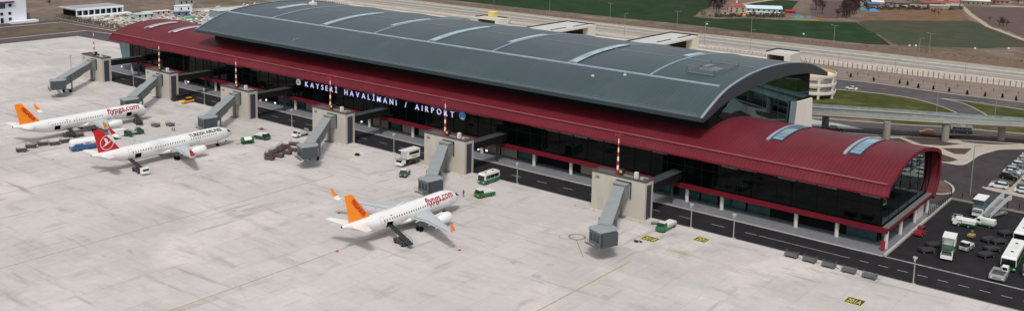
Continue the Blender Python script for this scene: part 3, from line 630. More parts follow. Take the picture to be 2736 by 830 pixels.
# passenger boarding bridges
m_br = mat('bridge_cladding', (120,124,123), .55, spec=.4, noise=(.3,.07,6), seams=[(0,.9,.12,.86)])
m_brr = mat('bridge_roof', (140,145,144), .5, spec=.4, noise=(.3,.07,6))
m_steel = mat('bridge_steel', (104,108,110), .5, metal=.2)
m_cabd = mat('cab_dark_glass', (40,50,54), .15, spec=.6)
CAB = [G(1612,628,4.5),G(1150,492,4.5),G(823,402,4.5),G(556,325,4.5),G(347,276,4.5),G(155,225,4.5)]
BL = ['grey boarding bridge with free cab, nearest the camera','grey boarding bridge whose cab meets the nearest orange-tailed airliner','grey boarding bridge ending beside the group of reddish baggage carts','grey boarding bridge reaching behind the nose of the red-tailed airliner','grey boarding bridge reaching the farther orange-tailed airliner','grey boarding bridge at the far left end, no aircraft at its cab']
def bridge(k):
    x0 = TX[k]; cx, cy = CAB[k]; P0 = Vector((x0-5.9,-1.9,6.35)); P1 = Vector((cx,cy,4.65))
    e = empty('boarding_bridge', (x0-5.9,-1.9,0), 0, BL[k], 'boarding bridge', 'passenger boarding bridges')
    Tm = Matrix.Translation((-(x0-5.9),1.9,0))
    def B(): b = MB(); b.T = Tm; return b
    b = B(); b.box(x0-7.6,-1.85,4.6,x0-4.3,-.003,8.0); rb = b.build('rotunda', m_br, e)
    b = B(); b.box(x0-7.75,-2.0,8.02,x0-4.15,-.003,8.2); b.build('rotunda_roof', m_brr, rb)
    b = B(); b.box(x0-3.95,-.22,4.4,x0-3.7,-.004,8.3); b.box(x0-7.9,-.22,8.3,x0-3.7,-.004,8.5); b.build('door_frame', m_cabd, rb)
    d = (P1-P0); ln = d.length; dn = d.normalized(); side = dn.cross(Vector((0,0,1))).normalized(); up = side.cross(dn).normalized()
    def seg(t0, t1, w, h, nm, M):
        a, c = P0+dn*ln*t0, P0+dn*ln*t1; b = B(); rings = []
        for p in (a, c): rings.append([p-side*w/2-up*h/2, p+side*w/2-up*h/2, p+side*w/2+up*h/2, p-side*w/2+up*h/2])
        b.loft(rings); o = b.build(nm, M, e)
        b = B(); rings = []
        for p in (a+dn*.1, c-dn*.1): rings.append([p-side*(w/2+.08)+up*(h/2+.005), p+side*(w/2+.08)+up*(h/2+.005), p+side*(w/2+.08)+up*(h/2+.1), p-side*(w/2+.08)+up*(h/2+.1)])
        b.loft(rings); b.build('tunnel_roof', m_brr, o)
        n = max(2,int((t1-t0)*ln/3.0))
        for i in range(n+1):
            p = a+(c-a)*(i/n); b = B(); rg = []
            for q in (p-dn*.08, p+dn*.08): rg.append([q+side*sx+up*sz for sx,sz in ((-w/2-.07,h/2),(-w/2-.07,-h/2-.07),(w/2+.07,-h/2-.07),(w/2+.07,h/2),(w/2+.004,h/2),(w/2+.004,-h/2-.004),(-w/2-.004,-h/2-.004),(-w/2-.004,h/2))])
            b.loft(rg); b.build('frame_rib', m_steel, o)
        return o
    seg(.0,.52,2.5,2.5,'inner_tunnel',m_br); seg(.38,.93,2.85,2.9,'outer_tunnel',m_br)
    # cab: wide box turned towards the stand
    ang = R(-20 if k in (0,2,5) else -8)
    M = Tm @ Matrix.Translation((cx,cy,0)) @ Matrix.Rotation(ang,4,'Z')
    b = MB(); b.T = M; w = 2.15
    plan = [(-2.2,-1.9),(-1.6,-2.5),(2.3,-2.5),(2.3,1.6),(.8,2.6),(-1.4,2.6),(-2.2,1.8)]
    b.prism(plan, 3.0, 5.95, 'Z'); cb = b.build('cab', mat('cab_cladding',(100,104,104),.55,noise=(.4,.08)), e)
    b = MB(); b.T = M; b.prism([(x*1.06,y*1.06) for x,y in plan], 5.96, 6.15, 'Z'); b.build('cab_roof', m_brr, cb)
    b = MB(); b.T = M
    b.box(-1.3,-2.56,3.7,-.4,-2.51,5.4); b.box(-.1,-2.56,3.7,.7,-2.51,5.4); b.box(1.0,-2.56,3.7,1.9,-2.51,5.4); b.box(2.31,-2.2,3.2,2.36,1.2,5.6); b.build('cab_window', m_cabd, cb)
    b = MB(); b.T = M
    for i in range(7): b.box(2.3+i*.12,-2.4,3.05,2.34+i*.12,1.5,5.9)
    b.build('bellows', mat('bellows_grey',(66,72,76),.8), cb)
    b = MB(); b.T = M; b.box(-2.3,-3.1,2.7,2.6,-2.52,2.85)
    for i in range(7): b.tube((-2.2+i*.75,-3.05,2.85),(-2.2+i*.75,-3.05,3.9),.035,n=4)
    b.tube((-2.3,-3.05,3.9),(2.5,-3.05,3.9),.04,n=4); b.build('service_platform', m_steel, cb)
    # wheel column
    pc = P0+dn*ln*.74; b = B(); z = pc.z-1.4
    for sg in (-1,1):
        q = pc+side*sg*1.75; b.box(q.x-.2,q.y-.2,1.2,q.x+.2,q.y+.2,pc.z+.9)
    q0, q1 = pc-side*1.9, pc+side*1.9; b.tube((q0.x,q0.y,z),(q1.x,q1.y,z),.22,n=6); b.tube((q0.x,q0.y,1.1),(q1.x,q1.y,1.1),.25,n=6)
    lg = b.build('lift_column', m_steel, e)
    for sg in (-1,1):
        q = pc+side*sg*1.2
        b = B(); b.tube(tuple(Vector((q.x,q.y,.62))-side*.25), tuple(Vector((q.x,q.y,.62))+side*.25), .6, n=14); b.build('wheel', mat('tyre_rubber',(24,24,24),.9), lg)
    # support pedestal below rotunda and service stairs
    b = B(); b.box(x0-6.3,-1.4,0,x0-5.6,-.7,4.6); b.box(x0-7.4,-1.9,.0,x0-4.6,-.4,.25); b.build('pedestal', m_steel, e)
    b = B(); ps = P0+dn*ln*.9+side*2.0
    for i in range(11):
        p = ps - dn*(i*.30); b.cbox((p.x,p.y,3.0-i*.28),(.9,.35,.06),(0,0,math.atan2(dn.y,dn.x)+R(90)))
    e2 = ps-dn*3.3; st = side*.45
    for sg in (-1,1):
        b.tube(tuple(Vector((ps.x,ps.y,3.0))+st*sg),tuple(Vector((e2.x,e2.y,0))+st*sg),.06,n=4); b.tube(tuple(Vector((ps.x,ps.y,4.0))+st*sg),tuple(Vector((e2.x,e2.y,1.0))+st*sg),.04,n=4)
    b.build('service_stair', m_steel, e)
for k in range(6): bridge(k)

# ================================================================== LAMPS ON THE APRON EDGE
m_pole = mat('galvanised_pole', (150,150,146), .5, metal=.2)
def lamp_proto(h):
    e = empty('apron_lamp', (0,0,0), 0, '', 'street lamp', 'floodlight posts along the apron edge')
    b = MB(); b.tube((0,0,0),(0,0,h),.15,.1,n=8); b.build('pole', m_pole, e, smooth=True)
    b = MB(); b.cbox((0,0,h+.1),(.75,.45,.35)); b.cbox((0,-.2,h-.35),(.3,.3,.4)); b.build('lamp_head', mat('lamp_head_grey',(170,170,168),.5), e)
    b = MB(); b.cbox((0,0,.12),(.7,.7,.25)); b.build('base', m_conc, e)
    return e
LP = [((59.6,2.8),'tall floodlight post on the apron edge at the bottom right beyond the terminal'),((21.1,2.9),'floodlight post beside the dark road, right one of the close pair'),((10.6,2.9),'floodlight post beside the dark road, left one of the close pair'),
      ((-39.6,2.9),'floodlight post between the two nearest boarding towers'),((-84.4,2.9),'floodlight post next to the white catering truck'),((-129.6,3.0),'floodlight post next to the white pickup'),((-176.2,3.2),'floodlight post to the right of the yellow car'),((-220.5,3.2),'floodlight post between the two farthest boarding towers')]
lp = lamp_proto(5.5)
for i, ((x,y),lb) in enumerate(LP):
    if i == 0: lp.location = (x,y,0); lp['label'] = lb
    else: dup(lp, (x,y,0), 0, lb)
o = dup(lp, (*G(190,185),0), 0, 'floodlight post standing behind the farthest boarding bridge')
# ================================================================== AIRLINERS
m_pw = mat('aircraft_white', (224,223,220), .32, spec=.5, coat=.3, noise=(.5,.015))
m_pg = mat('wing_grey', (176,182,184), .4, spec=.5, noise=(.5,.03))
m_por = mat('orange_paint', (250,140,8), .4, coat=.3)
m_pred = mat('red_paint', (196,10,22), .4, coat=.3)
m_ptr = mat('crimson_lettering', (160,20,44), .5)
m_pnavy = mat('navy_lettering', (30,34,52), .5)
m_win = mat('cabin_window_glass', (24,26,30), .15)
m_tyre = mat('tyre_rubber', (24,24,24), .9)
m_gear = mat('gear_grey', (120,122,124), .5)
m_door = mat('door_outline', (150,152,154), .5)
m_hole = mat('open_hold', (18,18,20), .9)
m_swirl = mat('grey_swirl', (160,162,164), .5)
m_lip = mat('inlet_lip_metal', (190,190,192), .25, metal=.8)
def interp(tab, x):
    for (a,b_),(c,d) in zip(tab, tab[1:]):
        if a <= x <= c: return b_+(d-b_)*(x-a)/(c-a)
    return tab[-1][1] if x > tab[-1][0] else tab[0][1]
def airliner(Ln, loc, hd, label, livery):
    e = empty('airliner', loc, hd, label, 'airliner', 'parked airliners')
    S = Ln-37.57; wx = S*.56      # stretch
    rt = [(0,.06),(.15,.33),(.4,.56),(.8,.82),(1.5,1.17),(2.3,1.46),(3.3,1.73),(4.6,1.93),(6.2,2.0),(Ln-13.6,2.0),(Ln-11,1.93),(Ln-8.5,1.72),(Ln-6,1.38),(Ln-3.8,1.0),(Ln-2,.66),(Ln-.6,.36),(Ln,.22)]
    zt = [(0,3.05),(.8,3.1),(2.3,3.32),(4.6,3.58),(6.2,3.65),(Ln-13.6,3.65),(Ln-8.5,3.93),(Ln-3.8,4.62),(Ln,5.3)]
    xs = [0,.15,.4,.8,1.5,2.3,3.3,4.6,6.2]+[6.2+(Ln-19.8)*i/8 for i in range(1,9)]+[Ln-11,Ln-8.5,Ln-6,Ln-3.8,Ln-2,Ln-.6,Ln]
    NS = 24; b = MB(); rings = []
    for x in xs:
        r, z = interp(rt,x), interp(zt,x); rings.append([(-x, r*math.cos(2*math.pi*i/NS), z+1.03*r*math.sin(2*math.pi*i/NS)) for i in range(NS)])
    b.loft(rings); fu = b.build('fuselage', m_pw, e, smooth=True)
    b = MB(); b.tube((-Ln-.01,0,5.3),(-Ln-.06,0,5.31),.2,n=10); b.tube((-Ln+.02,0,5.3),(-Ln-.02,0,5.3),.215,n=10); b.build('tail_exhaust', m_hole, e)
    # belly fairing
    b = MB(); rings = []
    for x, r in ((10.5+wx,.3),(12+wx,1.5),(14+wx,2.1),(19+wx,2.1),(21+wx,1.5),(22.5+wx,.3)):
        rings.append([(-x, r*1.05*math.cos(2*math.pi*i/16), 2.35+.85*min(1,r/1.6)*math.sin(2*math.pi*i/16)) for i in range(16)])
    b.loft(rings); b.build('belly_fairing', m_pw, e, smooth=True)
    def foil(b, stn, mi=0):
        # stations: (xle, y, z, chord, thickness, dir) ; dir 'h' horizontal, 'v' vertical
        rings = []
        for (xl,y,z,c,t,dr) in stn:
            pr = [(0,0),(.08,.42),(.3,.5),(.6,.36),(1,0.03),(1,-.03),(.6,-.30),(.3,-.42),(.08,-.36)]
            if dr == 'h': rings.append([(-(xl+a*c), y, z+q*t) for a,q in pr])
            else: rings.append([(-(xl+a*c), y+q*t, z) for a,q in pr])
        b.loft(rings, mi)
    for sg, nm in ((-1,'wing'),(1,'wing')):
        b = MB(); foil(b, [(11.2+wx,0,2.55,7.6,.95,'h'),(12.1+wx,sg*2.0,2.72,6.6,.85,'h'),(14.9+wx,sg*6.3,3.05,4.1,.5,'h'),(18.4+wx,sg*12,3.55,2.75,.32,'h'),(21.35+wx,sg*16.9,4.0,1.62,.2,'h')])
        w = b.build(nm, m_pg, e, smooth=True)
        b = MB(); foil(b, [(21.36+wx,sg*16.9,4.0,1.6,.19,'h'),(21.75+wx,sg*17.45,4.2,1.5,.15,'h'),(22.1+wx,sg*17.75,4.7,1.4,.12,'h')]); b.build('winglet_root', m_pw, w, smooth=True)
        b = MB(); foil(b, [(22.1+wx,sg*17.75,4.7,1.4,.12,'h'),(22.75+wx,sg*17.95,5.6,1.1,.1,'h'),(23.6+wx,sg*18.1,6.6,.6,.06,'h')]); wl = b.build('winglet', m_por if livery == 'o' else m_pred, w, smooth=True)
        # flap line and track fairings
        for yy, xf in ((4.2,18.6),(8.4,19.0),(11.5,20.2)):
            b = MB(); b.tube((-(xf-1.2+wx),sg*yy,interp([(2,2.5),(12,3.3)],yy)),(-(xf+1.1+wx),sg*yy,interp([(2,2.45),(12,3.3)],yy)),.24,.06,n=8); b.build('flap_fairing', m_pw, w, smooth=True)
        b = MB(); b.add([(-(17.9+wx),sg*2.3,3.0),(-(18.3+wx),sg*6.4,3.22),(-(18.45+wx),sg*6.4,3.2),(-(18.1+wx),sg*2.3,2.98)],[(0,1,2,3)]); b.add([(-(18.3+wx),sg*6.4,3.24),(-(22.3+wx),sg*15.8,4.0),(-(22.42+wx),sg*15.8,3.99),(-(18.42+wx),sg*6.4,3.22)],[(0,1,2,3)]); b.build('flap_gap', mat('gap_grey',(110,114,116),.6), w, norm=False)
        # engine
        ex, ey, ez = 10.1+wx, sg*5.75, 1.95; b = MB(); rings = []
        for x, r in ((0,1.02),(.12,1.12),(.7,1.24),(1.8,1.27),(2.9,1.16),(3.7,.95),(4.4,.72)):
            rings.append([(-(ex+x), ey+r*math.cos(2*math.pi*i/18), ez+r*math.sin(2*math.pi*i/18)) for i in range(18)])
        b.loft(rings, caps=True); en = b.build('engine', m_pw, e, smooth=True)
        b = MB(); b.tube((-(ex-.03),ey,ez),(-(ex-.01),ey,ez),.93,n=18); b.build('fan', m_hole, en)
        b = MB(); b.tube((-(ex+4.38),ey,ez),(-(ex+5.1),ey,ez),.5,.22,n=12); b.build('exhaust_cone', m_gear, en)
        b = MB(); b.prism([(-(ex+1.0),ez+1.2),(-(ex+2.5),ez+1.55),(-(ex+5.6),ez+1.25),(-(ex+5.0),ez+.6),(-(ex+2),ez+.9)], ey-.16, ey+.16); b.build('pylon', m_pw, en)
        # tailplane
        b = MB(); foil(b, [(Ln-6.3,sg*.25,4.75,3.7,.4,'h'),(Ln-5.2,sg*1.6,4.9,3.2,.32,'h'),(Ln-2.75,sg*6.15,5.38,1.55,.14,'h')]); b.build('tailplane', m_pw, e, smooth=True)
    b = MB(); foil(b, [(Ln-9.6,0,5.2,7.2,.3,'v'),(Ln-8.1,0,5.75,6.1,.45,'v'),(Ln-5.4,0,8.8,3.95,.34,'v'),(Ln-2.95,0,11.62,2.2,.22,'v'),(Ln-2.6,0,11.78,1.7,.12,'v')])
    fin = b.build('fin', m_por if livery == 'o' else m_pred, e, smooth=True)
    b = MB(); b.loft([[(-(Ln-11.8),-.04,5.4),(-(Ln-11.8),.04,5.4),(-(Ln-11.8),0,5.5)],[(-(Ln-8.0),-.2,5.4),(-(Ln-8.0),.2,5.4),(-(Ln-8.0),0,5.95)]]); b.build('dorsal_fillet', m_pw, e)
    # landing gear
    ng = MB(); ng.tube((-5.1,0,.4),(-5.1,0,2.4),.1,n=8); ng.tube((-5.1,0,1.2),(-4.2,0,2.1),.06,n=6); g = ng.build('nose_gear', m_gear, e)
    for sg in (-1,1):
        b = MB(); b.tube((-5.1,sg*.17,.38),(-5.1,sg*.38,.38),.38,n=14); b.build('wheel', m_tyre, g, smooth=False)
    for s2 in (-1,1):
        gx = 17.75+wx; b = MB(); b.tube((-gx,s2*3.8,.55),(-gx+.1,s2*3.7,2.7),.15,n=8); b.tube((-gx,s2*3.8,1.4),(-gx,s2*2.3,2.4),.08,n=6); b.cbox((-gx,s2*4.05,1.9),(1.0,.05,1.5)); g = b.build('main_gear', m_gear, e)
        for sg in (-1,1):
            b = MB(); b.tube((-gx,s2*3.8+sg*.24,.58),(-gx,s2*3.8+sg*.66,.58),.58,n=16); b.build('wheel', m_tyre, g)
    # skin details mapped on the round body: point at station x, height angle th (0 = side, 90 = top), side sg
    def skin(x, th, sg, off=.012):
        r, z = interp(rt,-x)+off, interp(zt,-x); return (x, sg*r*math.cos(th), z+1.03*r*math.sin(th))
    def patch(x0, x1, t0, t1, sg, nx=2, nt=2, off=.012):
        b = MB(); q = [skin(x0+(x1-x0)*i/nx, t0+(t1-t0)*j/nt, sg, off) for j in range(nt+1) for i in range(nx+1)]
        b.add(q, [(j*(nx+1)+i, j*(nx+1)+i+1, (j+1)*(nx+1)+i+1, (j+1)*(nx+1)+i) for j in range(nt) for i in range(nx)]); return b
    t0, t1 = math.asin(.50/2.06), math.asin(.86/2.06)
    for sg in (-1,1):
        w0 = None; n = int((Ln-16.5)/.76)
        for i in range(n):
            x = -(7.0+i*.76)
            if S > 3 and i in (12,13,27): continue
            if w0 is None: w0 = patch(-.13,.13,t0,t1,sg) if False else patch(x-.13,x+.13,t0,t1,sg,1,1).build('cabin_window', m_win, e, norm=False); wx0 = x
            else: c = w0.copy(); COL.objects.link(c); c.parent = e; c.location = (x-wx0,0,0)
        # cabin doors as outlined patches
        for xd in [-4.9, -(Ln-10.2)]+([-(13.2),-(25.6)] if S > 3 else []):
            a = math.asin(max(-1,min(1,-.35/2.06))); c2 = math.asin(1.45/2.06)
            b = MB()
            for (xa,xb,ta,tb) in ((xd-.48,xd-.42,a,c2),(xd+.42,xd+.48,a,c2),(xd-.48,xd+.48,c2-.03,c2),(xd-.48,xd+.48,a,a+.03)):
                pb = patch(xa,xb,ta,tb,sg,1,6,.014); b.add(pb.v, pb.f)
            b.build('cabin_door', m_door, e, norm=False)
        for xa, xb, ta, tb in ((-2.45,-1.35,.48,.98),(-1.30,-.92,.45,.95)):
            patch(xa,xb,ta,tb,sg,2,2,.02).build('cockpit_window', m_win, e, norm=False)
    b = MB(); b.add([skin(-1.62,.95,-1,.03),skin(-.98,.92,-1,.03),skin(-.9,1.57,-1,.05),skin(-1.75,1.57,-1,.05)],[(0,1,2,3)]); b.add([skin(-1.62,.95,1,.03),skin(-.98,.92,1,.03),skin(-.9,1.57,1,.05),skin(-1.75,1.57,1,.05)],[(0,1,2,3)]); b.build('windscreen', m_win, e, norm=False)
    # open holds on the right side
    for xh in ([-(Ln-12.3)] + ([-8.4] if livery=='o' and S > 3 else [])):
        patch(xh-.9,xh+.9,-.62,.02,-1,2,4,.02).build('open_hold', m_hole, e, norm=False)
        b = MB(); q0, q1 = Vector(skin(xh-.9,.05,-1,.03)), Vector(skin(xh+.9,.05,-1,.03)); b.add([q0,q1,q1+Vector((0,-1.0,.35)),q0+Vector((0,-1.0,.35)),q0+Vector((0,0,.06)),q1+Vector((0,0,.06)),q1+Vector((0,-1.0,.41)),q0+Vector((0,-1.0,.41))],[(0,1,2,3),(4,5,6,7),(0,1,5,4),(3,2,6,7)]); b.build('hold_door', m_pw, e)
    # lettering wrapped round the body
    def wrap(nm, s, size, M, xstart, xend, th0, sg, bold=0, shear=0, yk=1.0):
        vs, fs = text_geo(s, size, bold, shear)
        bm = bmesh.new(); bv = [bm.verts.new((x,y,0)) for x,y in vs]
        for f in fs:
            try: bm.faces.new([bv[i] for i in f])
            except ValueError: pass
        ys = [v[1] for v in vs]; xv = [v[0] for v in vs]; y0_, y1_ = min(ys), max(ys); a0, a1 = min(xv), max(xv)
        for i in range(1,9):
            y = y0_+(y1_-y0_)*i/9; geom = bm.verts[:]+bm.edges[:]+bm.faces[:]
            bmesh.ops.bisect_plane(bm, geom=geom, plane_co=(0,y,0), plane_no=(0,1,0))
        for v in bm.verts:
            f = (v.co.x-a0)/(a1-a0); x = xstart+(xend-xstart)*f; v.co = Vector(skin(x, th0+v.co.y*yk/2.02, sg, .025))
        me = bpy.data.meshes.new(nm); bm.to_mesh(me); bm.free(); me.materials.append(M); o = bpy.data.objects.new(nm, me); COL.objects.link(o); o.parent = e
    def finpt(x, z, sg): return (x, sg*.26, z)
    if livery == 'o':
        k = Ln
        wrap('lettering','flypgs.com',2.5,m_ptr,-.352*k,-.105*k,.36,-1,bold=.022,shear=.12,yk=1.02)
        wrap('lettering','flypgs.com',2.5,m_ptr,-.105*k,-.352*k,.42,1,bold=.012,shear=.12,yk=.86)
        for sg in (-1,1):
            if sg < 0: text_plane('fin_lettering','PEGASUS',1.25,m_pred,fin,(-(Ln-2.5),-.3,10.15),(.66,0,-.75),(.75,0,.66),bold=.035,width=5.4)
        wrap('flag_mark','▪' if False else '-',1.4,m_pred,-.66*k,-.645*k,.50,-1,bold=.03)
    else:
        wrap('lettering','TURKISH AIRLINES',1.5,m_pnavy,-.352*Ln,-.105*Ln,.62,-1,bold=.035)
        wrap('lettering','TURKISH AIRLINES',1.25,m_pnavy,-.105*Ln,-.352*Ln,.66,1,bold=.025)
        cx, cz = -(Ln-4.35), 8.0
        b = MB(); n = 40; ro, ri = 1.95, 1.78
        b.add([(cx+ro*math.cos(2*math.pi*i/n),-.33,cz+ro*math.sin(2*math.pi*i/n)) for i in range(n)]+[(cx+ri*math.cos(2*math.pi*i/n),-.33,cz+ri*math.sin(2*math.pi*i/n)) for i in range(n)], [(i,(i+1)%n,n+(i+1)%n,n+i) for i in range(n)]); b.build('emblem_ring', m_pw, fin, norm=False)
        b = MB(); bird = [(-1.45,-1.05),(-.55,-.35),(-.35,.1),(-.75,.95),(-.95,1.35),(-.2,1.2),(.25,.65),(.35,-.02),(1.55,.45),(.6,-.25),(-.4,-.75)]
        b.poly([(cx+a,-.34,cz+c) for a,c in bird]); b.build('emblem_bird', m_pw, fin, norm=False)
        for i in range(6):
            b = MB(); n = 12; q = []
            for j in range(n+1):
                t = j/n; x = -(Ln*.62)+(-1.6+i*.55)+t*4.6; th = .55-.95*t+.22*i-.25*math.sin(t*3.1)
                q.append((x,th))
            vs = [skin(x,th,-1,.02) for x,th in q]+[skin(x,th+.07*math.sin(3.14*min(1,max(0,(i2+.4)/n))),-1,.02) for i2,(x,th) in enumerate(q)]
            b.add(vs, [(j,j+1,n+2+j,n+1+j) for j in range(n)]); b.build('grey_swirl', m_swirl, e, norm=False)
    b = MB(); b.tube((-14-wx,0,5.65),(-14.1-wx,0,6.0),.14,.03,n=6); b.tube((-8.5,0,5.7),(-8.6,0,5.95),.1,.03,n=6); b.build('antenna', m_pw, e)
    return e
AIR = [((-38.14,-21.82,0), 1.5890), ((-127.6,-21.0,0), R(92.7)), ((-172.3,-20.3,0), R(93.6))]
airliner(37.57, AIR[0][0], AIR[0][1], 'white airliner with orange fin, nearest the camera, long conveyor at its rear hold', 'o')
airliner(44.5, AIR[1][0], AIR[1][1], 'white airliner with red fin carrying a white bird in a circle', 't')
airliner(44.5, AIR[2][0], AIR[2][1], 'white airliner with orange fin at the far left of the apron', 'o')

# ================================================================== VEHICLES
m_gw = mat('vehicle_white', (222,222,216), .35, coat=.4, noise=(1,.03))
m_gg = mat('vehicle_green', (22,104,52), .35, coat=.4, noise=(1,.08))
m_gdg = mat('vehicle_dark_green', (14,70,48), .4, coat=.3)
m_vglass = mat('vehicle_glass', (22,26,30), .08, spec=.8)
m_vblack = mat('chassis_black', (34,34,36), .7)
m_vgrey = mat('machine_grey', (132,134,134), .6, noise=(1,.15))
m_rust = mat('reddish_cart_frame', (84,66,64), .7, noise=(2,.2))
m_cart = mat('dark_cart_frame', (64,60,60), .7, noise=(2,.2))
m_cartg = mat('grey_cart_frame', (96,96,94), .6, noise=(2,.2))
m_lampw = mat('headlamp', (230,230,220), .2)
m_blue = mat('vehicle_blue', (44,88,140), .4, coat=.3)
m_yelc = mat('vehicle_yellow', (236,176,40), .4, coat=.4)
m_orc = mat('vehicle_orange', (226,110,20), .4, coat=.4)
m_redm = mat('vehicle_red', (146,30,36), .5)
def wheels(e, xs, w, r, wd=.25):
    first = None
    for x in xs:
        for sg in (-1,1):
            if first is None:
                b = MB(); b.tube((0,-wd/2,0),(0,wd/2,0),r,n=14); b.tube((0,-wd/2-.01,0),(0,wd/2+.01,0),r*.55,n=10,mi=1); first = b.build('wheel', [m_tyre,m_gear], e); first.location = (x,sg*(w/2-wd*.4),r)
            else: c = first.copy(); COL.objects.link(c); c.parent = e; c.location = (x,sg*(w/2-wd*.4),r)
def side_prism(b, prof, w, taper=None, mi=0):
    """side profile (x,z) closed; taper(z)->half width factor"""
    n = len(prof); tp = taper or (lambda z: 1)
    q = [(x,-w/2*tp(z),z) for x,z in prof]+[(x,w/2*tp(z),z) for x,z in prof]
    b.add(q, [(i,(i+1)%n,n+(i+1)%n,n+i) for i in range(n)]+[tuple(range(n-1,-1,-1)),tuple(range(n,2*n))], mi)
def car(loc, rz, label, M, cat='car', group=None, kind='sedan', name='parked_car'):
    e = empty(name, loc, rz, label, cat, group)
    if kind == 'sedan': bp_ = [(-2.2,.35),(-2.25,.75),(-2.1,.98),(-1.55,1.02),(.75,1.0),(1.9,.86),(2.2,.7),(2.22,.35)]; rf = [(-1.75,.98),(-1.05,1.42),(.25,1.45),(1.1,.97)]; h=1.45
    elif kind == 'suv': bp_ = [(-2.2,.4),(-2.28,.9),(-2.2,1.12),(.95,1.12),(2.0,.98),(2.25,.8),(2.28,.4)]; rf = [(-2.15,1.1),(-1.85,1.68),(.3,1.7),(1.15,1.1)]; h=1.7
    else: bp_ = [(-2.3,.4),(-2.35,1.0),(-2.3,1.2),(1.3,1.2),(2.1,1.0),(2.35,.8),(2.35,.4)]; rf = [(-2.28,1.18),(-2.15,1.82),(.7,1.85),(1.45,1.18)]; h=1.85
    b = MB(); side_prism(b, bp_, 1.8); b.build('body', M, e)
    b = MB(); side_prism(b, rf, 1.66, lambda z: 1 if z < 1.25 else .84); b.build('window_band', m_vglass, e)
    b = MB(); x0, x1 = rf[1][0]+.06, rf[2][0]-.06; zt_ = rf[1][1]; b.cbox(((x0+x1)/2,0,zt_+.02),(x1-x0,1.36,.06)); b.build('roof', M, e)
    wheels(e, (-1.35,1.4), 1.8, .33, .22)
    b = MB(); b.cbox((2.22,-.62,.68),(.06,.32,.14)); b.build('headlight', m_lampw, e)
    b = MB(); b.cbox((2.22,.62,.68),(.06,.32,.14)); b.build('headlight', m_lampw, e)
    return e
def bus(loc, rz, label, Ln=11, w=2.6, h=3.0, body=m_gw, lower=m_gg, cat='bus', roof_hatches=2, name='apron_bus', group=None, r=.48):
    e = empty(name, loc, rz, label, cat, group)
    b = MB(); side_prism(b, [(-Ln/2,1.3),(-Ln/2,h-.1),(-Ln/2+.15,h),(Ln/2-.25,h),(Ln/2-.02,h-.3),(Ln/2,1.3)], w, lambda z: 1 if z < h-.12 else .93); b.build('body', body, e)
    b = MB(); side_prism(b, [(-Ln/2-.01,.35),(-Ln/2-.01,1.3),(Ln/2+.01,1.3),(Ln/2+.02,.35)], w+.02); b.build('skirt', lower, e)
    n = max(3,int(Ln/1.7)); 
    for sg in (-1,1):
        b = MB()
        for i in range(n): x0 = -Ln/2+.35+(Ln-.9)*i/n; b.box(x0,sg*(w/2)-.02,1.45,x0+(Ln-.9)/n-.1,sg*(w/2)+.02,h-.55)
        b.build('side_window', m_vglass, e)
    b = MB(); b.box(Ln/2-.0,-w/2+.12,1.15,Ln/2+.05,w/2-.12,h-.45); b.build('windscreen', m_vglass, e)
    b = MB(); b.box(-Ln/2-.04,-w/2+.2,1.5,-Ln/2,w/2-.2,h-.6); b.build('rear_window', m_vglass, e)
    for i in range(roof_hatches):
        x = -Ln/4+i*Ln/2.2; b = MB(); b.box(x-.25,-.28,h,x+.25,.28,h+.1); b.build('roof_hatch', m_vblack, e)
    b = MB(); b.cbox((-Ln*.05,0,h+.06),(Ln*.22,1.5,.14)); b.build('roof_unit', mat('roof_unit_white',(206,206,202),.5), e)
    wheels(e, (-Ln*.27,Ln*.3), w, r, .3)
    for sg in (-1,1):
        b = MB(); b.cbox((Ln/2+.04,sg*(w/2-.35),.75),(.05,.4,.2)); b.build('headlight', m_lampw, e)
    return e
def cart(loc, rz, label, M, group, low=False):
    e = empty('baggage_cart', loc, rz, label, 'baggage cart', group)
    b = MB(); b.box(-1.35,-.75,.42,1.35,.75,.78)
    for i in range(5): b.tube((-1.1+i*.55,-.7,.8),(-1.1+i*.55,.7,.8),.06,n=5)
    b.build('platform', M, e)
    b = MB()
    if not low:
        for sx in (-1.32,1.32):
            for sy in (-.7,.7): b.tube((sx,sy,.5),(sx,sy,1.35),.04,n=4)
            b.tube((sx,-.7,1.33),(sx,.7,1.33),.04,n=4); b.tube((sx,-.7,.95),(sx,.7,.95),.03,n=4); b.tube((sx,0,.5),(sx,0,1.33),.03,n=4)
        b.tube((-1.32,.7,1.0),(1.32,.7,1.0),.035,n=4)
    else:
        for sx in (-1.3,1.3): b.tube((sx,-.7,.5),(sx,-.7,.85),.05,n=4); b.tube((sx,.7,.5),(sx,.7,.85),.05,n=4); b.tube((sx,-.7,.83),(sx,.7,.83),.04,n=4)
    b.build('rail', M, e)
    b = MB(); b.tube((1.3,0,.4),(2.1,0,.25),.05,n=5); b.build('tow_bar', m_vblack, e)
    wheels(e, (-.95,.95), 1.4, .22, .14)
    return e
